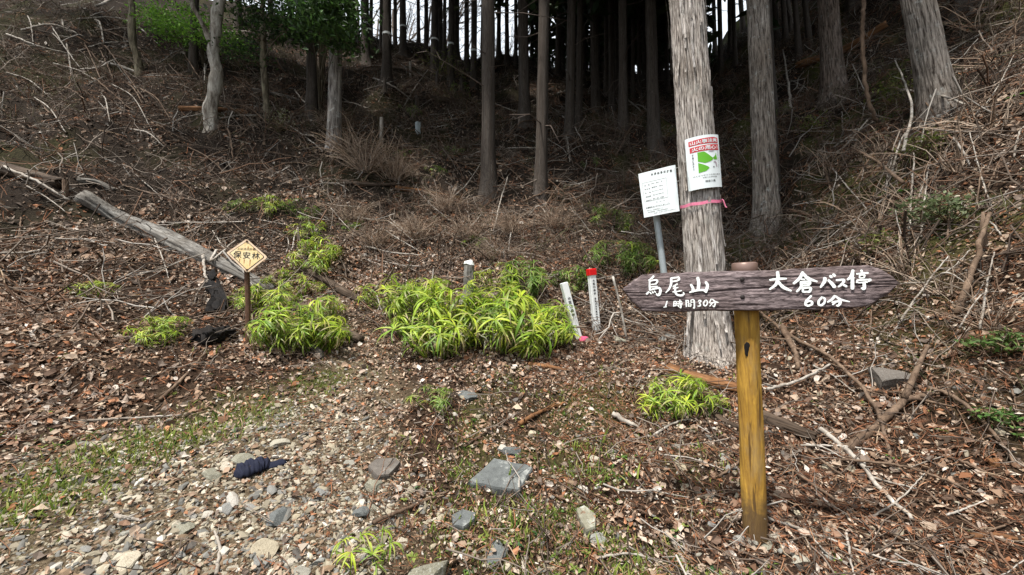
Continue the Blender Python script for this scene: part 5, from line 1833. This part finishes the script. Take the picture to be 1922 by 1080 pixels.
def clump(px, py, wpx, hpx, n, label, mix_='g', straw=.12, group=None, name='bamboo_grass'):
    B, t = hit(px, py)
    r = np.random.default_rng(int(px*7+py))
    Wd, Hh = wpx*t/F_PX, hpx*t/F_PX
    o = thing(name, label, 'plant', B, group)
    nt = max(5, n//5)
    tufts = [(q*2.4+r.normal()*.3, math.sqrt((q+.5)/nt)) for q in range(nt)]
    for k in range(int(n*2.4)):
        rr = math.sqrt(r.random()); a = r.uniform(0, 6.28)
        if len(tufts) > 1:        # shoots gather in tufts with gaps between them
            ta, tr_ = tufts[k % len(tufts)]
            qx = math.cos(ta)*tr_*.95 + r.normal()*.12; qy = math.sin(ta)*tr_*.95 + r.normal()*.12
            rr = min(1.1, math.hypot(qx, qy)); a = math.atan2(qy, qx)
        x, y = rr*math.cos(a)*Wd*.42, rr*math.sin(a)*Wd*.3 + Wd*.17
        z = float(H(B.x+x, B.y+y)) - B.z
        dry = r.random() < straw
        pool = FR['s' if dry else mix_ if r.random() < .93 else ('d' if mix_ == 'g' else 'g')]
        c = link('leaf_spray', pool[r.integers(len(pool))], o, (x, y, z-.02))
        h = Hh*r.uniform(.42, 1.02)*(1-.35*rr) if not dry else Hh*r.uniform(.3, .6)
        s = max(.16, h)
        c.scale = (s*1.2, s*1.2, s)
        q = Vector((0, 0, 1)).rotation_difference(Vector((math.cos(a)*rr*.8, math.sin(a)*rr*.8 - .22, 1)).normalized()) @ Quaternion((0, 0, 1), r.uniform(0, 6.28))
        c.rotation_mode = 'QUATERNION'; c.rotation_quaternion = q
    return o

SB = 'bamboo grass along the path bank'
clump(822, 664, 160, 135, 56, 'biggest bright bamboo grass clump with straw leaves at its foot, nearest the path', straw=.2)
clump(940, 660, 165, 140, 56, 'broad bright bamboo grass clump below the weathered post, pale dead leaves beneath', straw=.22)
clump(1020, 654, 100, 96, 34, 'bright bamboo grass clump beside the leaning white stake', straw=.15)
clump(740, 592, 110, 80, 30, 'bamboo grass clump beside the path at the dark log end', straw=.2)
clump(800, 570, 80, 60, 18, 'small bamboo grass clump uphill of the biggest clump', straw=.15)
clump(935, 572, 85, 75, 26, 'bamboo grass clump just uphill of the weathered post', straw=.15)
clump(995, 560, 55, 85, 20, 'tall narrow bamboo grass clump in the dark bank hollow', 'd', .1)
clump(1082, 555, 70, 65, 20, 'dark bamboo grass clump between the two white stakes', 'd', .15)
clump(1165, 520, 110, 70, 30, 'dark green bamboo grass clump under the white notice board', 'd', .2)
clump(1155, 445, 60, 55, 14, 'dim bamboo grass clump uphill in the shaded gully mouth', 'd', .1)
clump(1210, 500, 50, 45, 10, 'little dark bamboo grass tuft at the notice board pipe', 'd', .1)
clump(1280, 785, 125, 85, 30, 'low bright bamboo grass clump beside the yellow signpost', straw=.12)
clump(550, 664, 115, 115, 34, 'bright bamboo grass clump just beside the rusty stake of the yellow sign', straw=.12)
clump(590, 662, 80, 85, 20, 'bright bamboo grass clump with a grey boulder at its foot', straw=.12)
clump(455, 585, 70, 55, 14, 'bright bamboo grass spreading behind the yellow sign stake', straw=.05)
clump(505, 590, 80, 70, 20, 'bright bamboo grass over the bleached log end', straw=.1)
clump(545, 555, 90, 50, 18, 'flat topped bamboo grass growing over the dark weathered log', straw=.1)
clump(610, 605, 60, 60, 14, 'bamboo grass clump behind the dark log end', straw=.1)
clump(594, 515, 75, 65, 20, 'bright rounded bamboo grass clump above the short grey brown log', straw=.05)
clump(575, 455, 60, 48, 14, 'bright bamboo grass tuft uphill of the rounded clump', straw=.05)
clump(556, 425, 60, 45, 10, 'dim bamboo grass tuft topmost on the slope above the path', 'd', .1)
clump(492, 410, 55, 40, 11, 'pale bamboo grass tuft above the bleached log', straw=.15)
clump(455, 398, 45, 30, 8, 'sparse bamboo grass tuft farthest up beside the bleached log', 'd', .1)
clump(305, 632, 55, 35, 9, 'small bamboo grass sprig alone on the leaf litter', straw=0)
clump(280, 656, 50, 30, 8, 'lower yellowish bamboo grass sprig on the leaf litter', straw=0)
clump(170, 562, 32, 22, 5, 'tiny green sprig on the leafy slope', straw=0)
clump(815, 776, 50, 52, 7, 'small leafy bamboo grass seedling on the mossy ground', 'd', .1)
clump(705, 1082, 22, 24, 2, 'bamboo grass shoot beside the lichen boulder at the bottom', straw=0)
clump(655, 1090, 22, 22, 1, 'short bamboo grass shoot at the very bottom edge', straw=0)
for (px, py, w, h) in [(860, 180, 50, 30), (850, 296, 40, 24), (820, 330, 30, 20), (770, 225, 40, 24), (660, 440, 40, 28), (1110, 320, 40, 26), (1125, 400, 40, 26), (895, 470, 40, 26), (760, 300, 34, 22), (1470, 215, 34, 24), (1680, 225, 30, 22)]:
    clump(px, py, w, h, 6, 'faint small bamboo grass tuft in the dim undergrowth', 'd', .1, 'faint tufts in the undergrowth')

def fern(px, py, L, label, a0, nf=3):
    B, t = hit(px, py)
    o = thing('fern', label, 'plant', B)
    for f in range(nf):
        r = np.random.default_rng(int(px+f*13))
        mb = MB()
        a = a0 + (f-(nf-1)/2)*.7
        d = np.array([math.cos(a), math.sin(a), 0]); side = np.array([-d[1], d[0], 0])
        P = np.array([d*L*s + np.array([0, 0, L*(.6*s-.5*s*s)]) for s in np.linspace(0, 1, 16)])
        V, F = tube(P, np.linspace(.004, .001, 16), 3, False); mb.add(V, F, (.1, .12, .03))
        for i in range(3, 16):
            w = L*.26*math.sin(math.pi*(i/16)**.8)+.01
            for sg in (-1, 1):
                tip = P[i]+side*sg*w+d*w*.35-np.array([0, 0, w*.15])
                b = L*.028
                mb.add(np.array([P[i]-d*b, P[i]+d*b, (P[i]+tip)/2+d*b*1.1, tip, (P[i]+tip)/2-d*b]), [[0, 1, 2, 3, 4]] , np.array([.11, .25, .04])*r.uniform(.8, 1.2))
        mb.build('frond', M['broad'], o)
fern(1762, 222, .42, 'green fern fanning out at the foot of the leaning cedar', -.2)
fern(1715, 360, .28, 'small green fern on the brushy bank below the vine', 1.2)
fern(1860, 200, .3, 'fern frond high on the bank beyond the leaning cedar', -.3, 2)

def low_shrub(px, py, wpx, hpx, n, label, cols, size=(.02, .05)):
    B, t = hit(px, py)
    r = np.random.default_rng(int(px+py))
    W, Hh = wpx*t/F_PX, hpx*t/F_PX
    o = thing('low_shrub', label, 'shrub', B)
    mb = MB(); tips = []
    for k in range(16):
        a, e = r.uniform(0, 6.28), r.uniform(.5, 1.4)
        d = np.array([math.cos(a)*math.cos(e)*W*.7, math.sin(a)*math.cos(e)*W*.6, math.sin(e)*Hh])
        P = bend([np.zeros(3), d*.5+r.normal(size=3)*.03, d*r.uniform(.8, 1.1)], 6)
        V, F = tube(P, np.linspace(.006, .002, 6), 4, False); mb.add(V, F, (.16, .12, .07))
        tips += [(*P[q], 1) for q in (2, 3, 4, 5)]
    mb.build('stems', M['twig'], o, True)
    leaf_cloud(tips, n, int(px), cols, size, (W*.10, W*.10, Hh*.09)).build('leaves', M['broad'], o)
OL = [(.12, .14, .03), (.17, .19, .05), (.08, .11, .025)]
low_shrub(1690, 215, 90, 85, 420, 'olive leaved shrub behind the vine at the leaning cedar', OL, (.03, .07))
low_shrub(1780, 420, 120, 60, 420, 'sparse grey green shrub high on the brushy bank', [(.13, .17, .08), (.17, .2, .11), (.08, .11, .04)], (.03, .06))
low_shrub(1640, 480, 80, 45, 220, 'small green shrub on the bank above the signboard arrow tip', OL)
low_shrub(1880, 660, 70, 40, 200, 'low green plant at the foot of the mossy bank rock', [(.07, .13, .03), (.10, .15, .04)])
low_shrub(1870, 800, 60, 28, 160, 'patch of low bright green leaves below the dark branch', [(.08, .16, .04), (.12, .19, .05)])
low_shrub(1740, 300, 80, 50, 260, 'dim green shrub below the foot of leaning cedar', OL, (.03, .06))
low_shrub(1530, 260, 70, 45, 240, 'dark olive shrub between the grey cedar and lichened dark cedar', OL, (.03, .06))
low_shrub(840, 150, 110, 40, 380, 'dull olive shrub on the ridge under banded cedars', OL, (.05, .1))
low_shrub(520, 250, 60, 40, 220, 'little shrub with pale buds beside the leafy brown trunk', [(.35, .36, .25), (.15, .17, .05)], (.03, .05))
low_shrub(450, 130, 90, 50, 320, 'dark green undershrub behind the pale forked tree', [(.05, .1, .03), (.08, .14, .04)], (.05, .1))

# ------------------------------------------------------------------ stones
ROCKS = [MB().add(*rock(2, 1100+i, (1, .62+.02*i, .42+.03*(i % 5)), 8, .13)).mesh('loose_stone', M['stone']) for i in range(14)]

def stone(px, py, wpx, hpx, label, mat=None, seed=0, name='stone', flat=.5, group=None):
    p, t = hit(px, py)
    w = wpx*t/F_PX/2
    el = max(.25, 1.0*math.sin(math.atan2(py-592, F_PX))+.3)
    d = max(w*.45, hpx*t/F_PX/2/el*.8)
    if mat is None:
        me = ROCKS[(seed or int(px+py)) % len(ROCKS)]
    else:
        me = MB().add(*rock(3, seed or int(px*3+py), (1, .78, .5), 10, .09)).mesh(name, mat)
    o = link(name, me, None, p + Vector((0, 0, w*flat*.05)))
    n = normal(np.array([p.x]), np.array([p.y]), .08)[0]
    o.rotation_mode = 'QUATERNION'
    o.rotation_quaternion = Vector((0, 0, 1)).rotation_difference(Vector(n)) @ Quaternion((0, 0, 1), ((px*37+py*11) % 628)/100*.25 - .7)
    o.scale = (w, d/.78, w*flat/.5)
    return tag(o, label, 'stone', group)

def flat_slab(poly, th, mat, label, name='slab'):
    P = np.array(ground_path(poly))
    c = P.mean(0)
    n = normal(np.array([c[0]]), np.array([c[1]]), .15)[0]
    Q = P-c
    Q = Q - np.outer(Q @ n, n)
    k = len(Q)
    mb = MB()
    D = [Q[i]+(Q[(i+1) % k]-Q[i])*f for i in range(k) for f in (0, .33, .66)]
    D = np.array(D)*(1+RNG.normal(size=(len(D), 1))*.025)
    m = len(D)
    V = np.concatenate([D*1.04-n*th*.6, D*1.0+n*th*.7, D*.95+n*th, D*.5+n*th*1.02+n*(RNG.normal(size=(m, 1))*th*.06), [n*th*1.03]])
    F = [[a*m+i, a*m+(i+1) % m, (a+1)*m+(i+1) % m, (a+1)*m+i] for a in range(3) for i in range(m)] + [[3*m+i, 3*m+(i+1) % m, 4*m] for i in range(m)]
    return tag(mb.add(V, F).build(name, mat, None, False, c), label, 'stone')

flat_slab([(882, 910), (890, 924), (928, 932), (974, 938), (1003, 892), (992, 880), (926, 880)], .035, M['slate'], 'large flat dark slate slab lying on the mossy ground')
flat_slab([(690, 884), (708, 904), (730, 900), (752, 878), (742, 868), (705, 872)], .03, M['dark_rock'], 'flat dark brown slab at the edge of the gravel path')
flat_slab([(1082, 968), (1085, 985), (1100, 1010), (1118, 1002), (1118, 980), (1096, 960)], .03, M['lichen_rock'], 'pale yellowish slab standing out on the red needle litter')
flat_slab([(848, 978), (850, 998), (870, 1002), (892, 990), (895, 976), (868, 968)], .03, M['slate'], 'small dark slate piece below the large slate slab')
stone(790, 1100, 125, 80, 'big pale lichen covered boulder at the bottom edge', M['lichen_rock'], 141, 'boulder', .75)
stone(930, 1040, 48, 66, 'oval speckled grey stone below the small dark slate', M['slate'], 42, flat=.4)
stone(697, 920, 42, 34, 'rounded stone blotched white with lichen below the brown slab', M['lichen_rock'], 43, flat=.7)
stone(698, 958, 34, 30, 'grey stone with white lichen, upper of a pair', M['lichen_rock'], 44, flat=.7)
stone(675, 972, 34, 28, 'dark stone with white lichen, lower of a pair', M['slate'], 45, flat=.7)
stone(960, 852, 52, 24, 'low grey stone with white spots above the large slate slab', M['slate'], 46, flat=.35)
stone(1160, 642, 30, 24, 'pale squarish stone at the foot of the thin bamboo stick', M['lichen_rock'], 47, flat=.8)
stone(1252, 640, 44, 22, 'grey angular stone half buried beside the thick cedar', None, 3, flat=.5)
stone(882, 746, 54, 24, 'low grey slab among grass near the bamboo grass seedling', M['slate'], 49, flat=.3)
stone(598, 660, 26, 28, 'rounded grey boulder at the foot of the bamboo grass', M['dark_rock'], 50, 'boulder', .8)
stone(1664, 725, 60, 46, 'big dark brown rock bedded in the bank by forked branch', M['dark_rock'], 51, 'boulder', .8)
stone(1866, 882, 32, 24, 'rusty orange stone on the lower bank', M['log_red'], 52, flat=.7)
stone(432, 948, 48, 28, 'smooth grey stone beside the gravel path stick', None, 5)
stone(520, 978, 40, 44, 'blue grey wedge shaped stone in the path gravel', M['slate'], 54, flat=.6)
stone(345, 1005, 42, 44, 'pale pointed stone in the lower path gravel', M['lichen_rock'], 55, flat=.6)
stone(500, 1036, 54, 44, 'pale grey block tilted in the lower path gravel', None, 7, flat=.7)
stone(400, 892, 48, 24, 'tan flat stone below the dark navy cloth', M['lichen_rock'], 57, flat=.4)
stone(448, 868, 54, 26, 'mossy tan slab uphill of the dark navy cloth', M['lichen_rock'], 58, flat=.35)
stone(524, 836, 40, 18, 'flat greenish grey stone higher up the gravel path', None, 9, flat=.3)
stone(245, 1066, 48, 42, 'brownish grey stone at the bottom edge of the path', None, 10)
stone(602, 930, 28, 38, 'upright pale grey stone at the grassy path edge', None, 11, flat=.8)
stone(1410, 1016, 26, 30, 'grey stone wedged against the foot of the yellow post', None, 2, flat=.8)
stone(1437, 1034, 36, 26, 'tan stone in front of the yellow post', M['lichen_rock'], 63, flat=.6)
stone(1500, 1052, 34, 36, 'pale grey stone on the bank just beyond the yellow post', None, 13, flat=.6)

stone(1388, 1024, 22, 20, 'little grey stone touching the yellow post foot', None, 4, flat=.7)
stone(1455, 1016, 26, 18, 'pale stone just behind the yellow post foot', None, 8, flat=.6)
stone(1472, 1040, 24, 20, 'small tan stone beside the bigger tan stone at the post', None, 6, flat=.6)
def loose_stones():
    r = np.random.default_rng(5)
    G1, G2 = 'loose stones on the gravel path', 'loose stones on the stony ground'
    n = 0
    while n < 250:
        if r.random() < .68:
            px, py = r.uniform(150, 720), r.uniform(770, 1085)
            p, t = hit(px, py)
            if path_dist(np.array([p.x]), np.array([p.y]))[0] > .12: continue
            g, lab = G1, 'loose angular stone lying in the gravel of the path'
        else:
            px, py = r.uniform(640, 1560), r.uniform(780, 1085)
            p, t = hit(px, py)
            if 870 < px < 1010 and 870 < py < 945: continue
            g, lab = G2, 'loose small stone on the mossy needle strewn ground'
        w = min(36, max(11, r.lognormal(math.log(17), .38)))*(.55+.45*(py-760)/320)
        w = max(w, 10)
        stone(px, py, w, w*r.uniform(.5, .9), lab, None, int(r.integers(0, 14)) or 14, 'stone', r.uniform(.4, .75), g)
        n += 1
loose_stones()

# ------------------------------------------------------------------ dropped cloth
def cloth():
    pts = ground_path([(443, 897), (468, 889), (492, 879), (512, 876), (534, 872)])
    _, t = hit(490, 880)
    P = bend(pts, 60)
    P = P[30]+(P-P[30])*1.08
    Bv = P[0].copy(); P = P-Bv
    up = normal(np.array([Bv[0]]), np.array([Bv[1]]), .15)[0]
    k = 26
    V = []
    w = 15*t/F_PX*1.25
    T = np.gradient(P, axis=0); T = unit(T)
    for i, p in enumerate(P):
        s = i/59
        side = unit(np.cross(up, T[i]))
        hw = w*(.55+.5*math.sin(math.pi*min(1, s*1.35+.12))**.6)*(.9 if s > .65 else 1)*(min(1, 9*(1-s)+.45))*(min(1, 8*s+.35))
        hh = hw*(.55 if s < .66 else .42)
        for j in range(k):
            a = j/k*2*math.pi
            fold = 1 + (.26*math.sin(s*42+2.2*math.cos(a)+1.5*math.sin(s*11)) + .14*math.sin(s*75+a*2))*(s < .68)*min(1, (.68-s)*9 if s < .68 else 0)
            V.append(p + side*math.cos(a)*hw*(1+.25*(fold-1)) + up*(max(math.sin(a), -.25)*hh*fold + hh*.75))
    F = [[i*k+j, i*k+(j+1) % k, (i+1)*k+(j+1) % k, (i+1)*k+j] for i in range(59) for j in range(k)] + [list(range(k-1, -1, -1)), list(range(59*k, 60*k))]
    tag(MB().add(np.array(V), F).build('dropped_cloth', M['cloth'], None, True, Bv), 'crumpled dark navy sock like cloth dropped on the gravel path', 'cloth')
cloth()
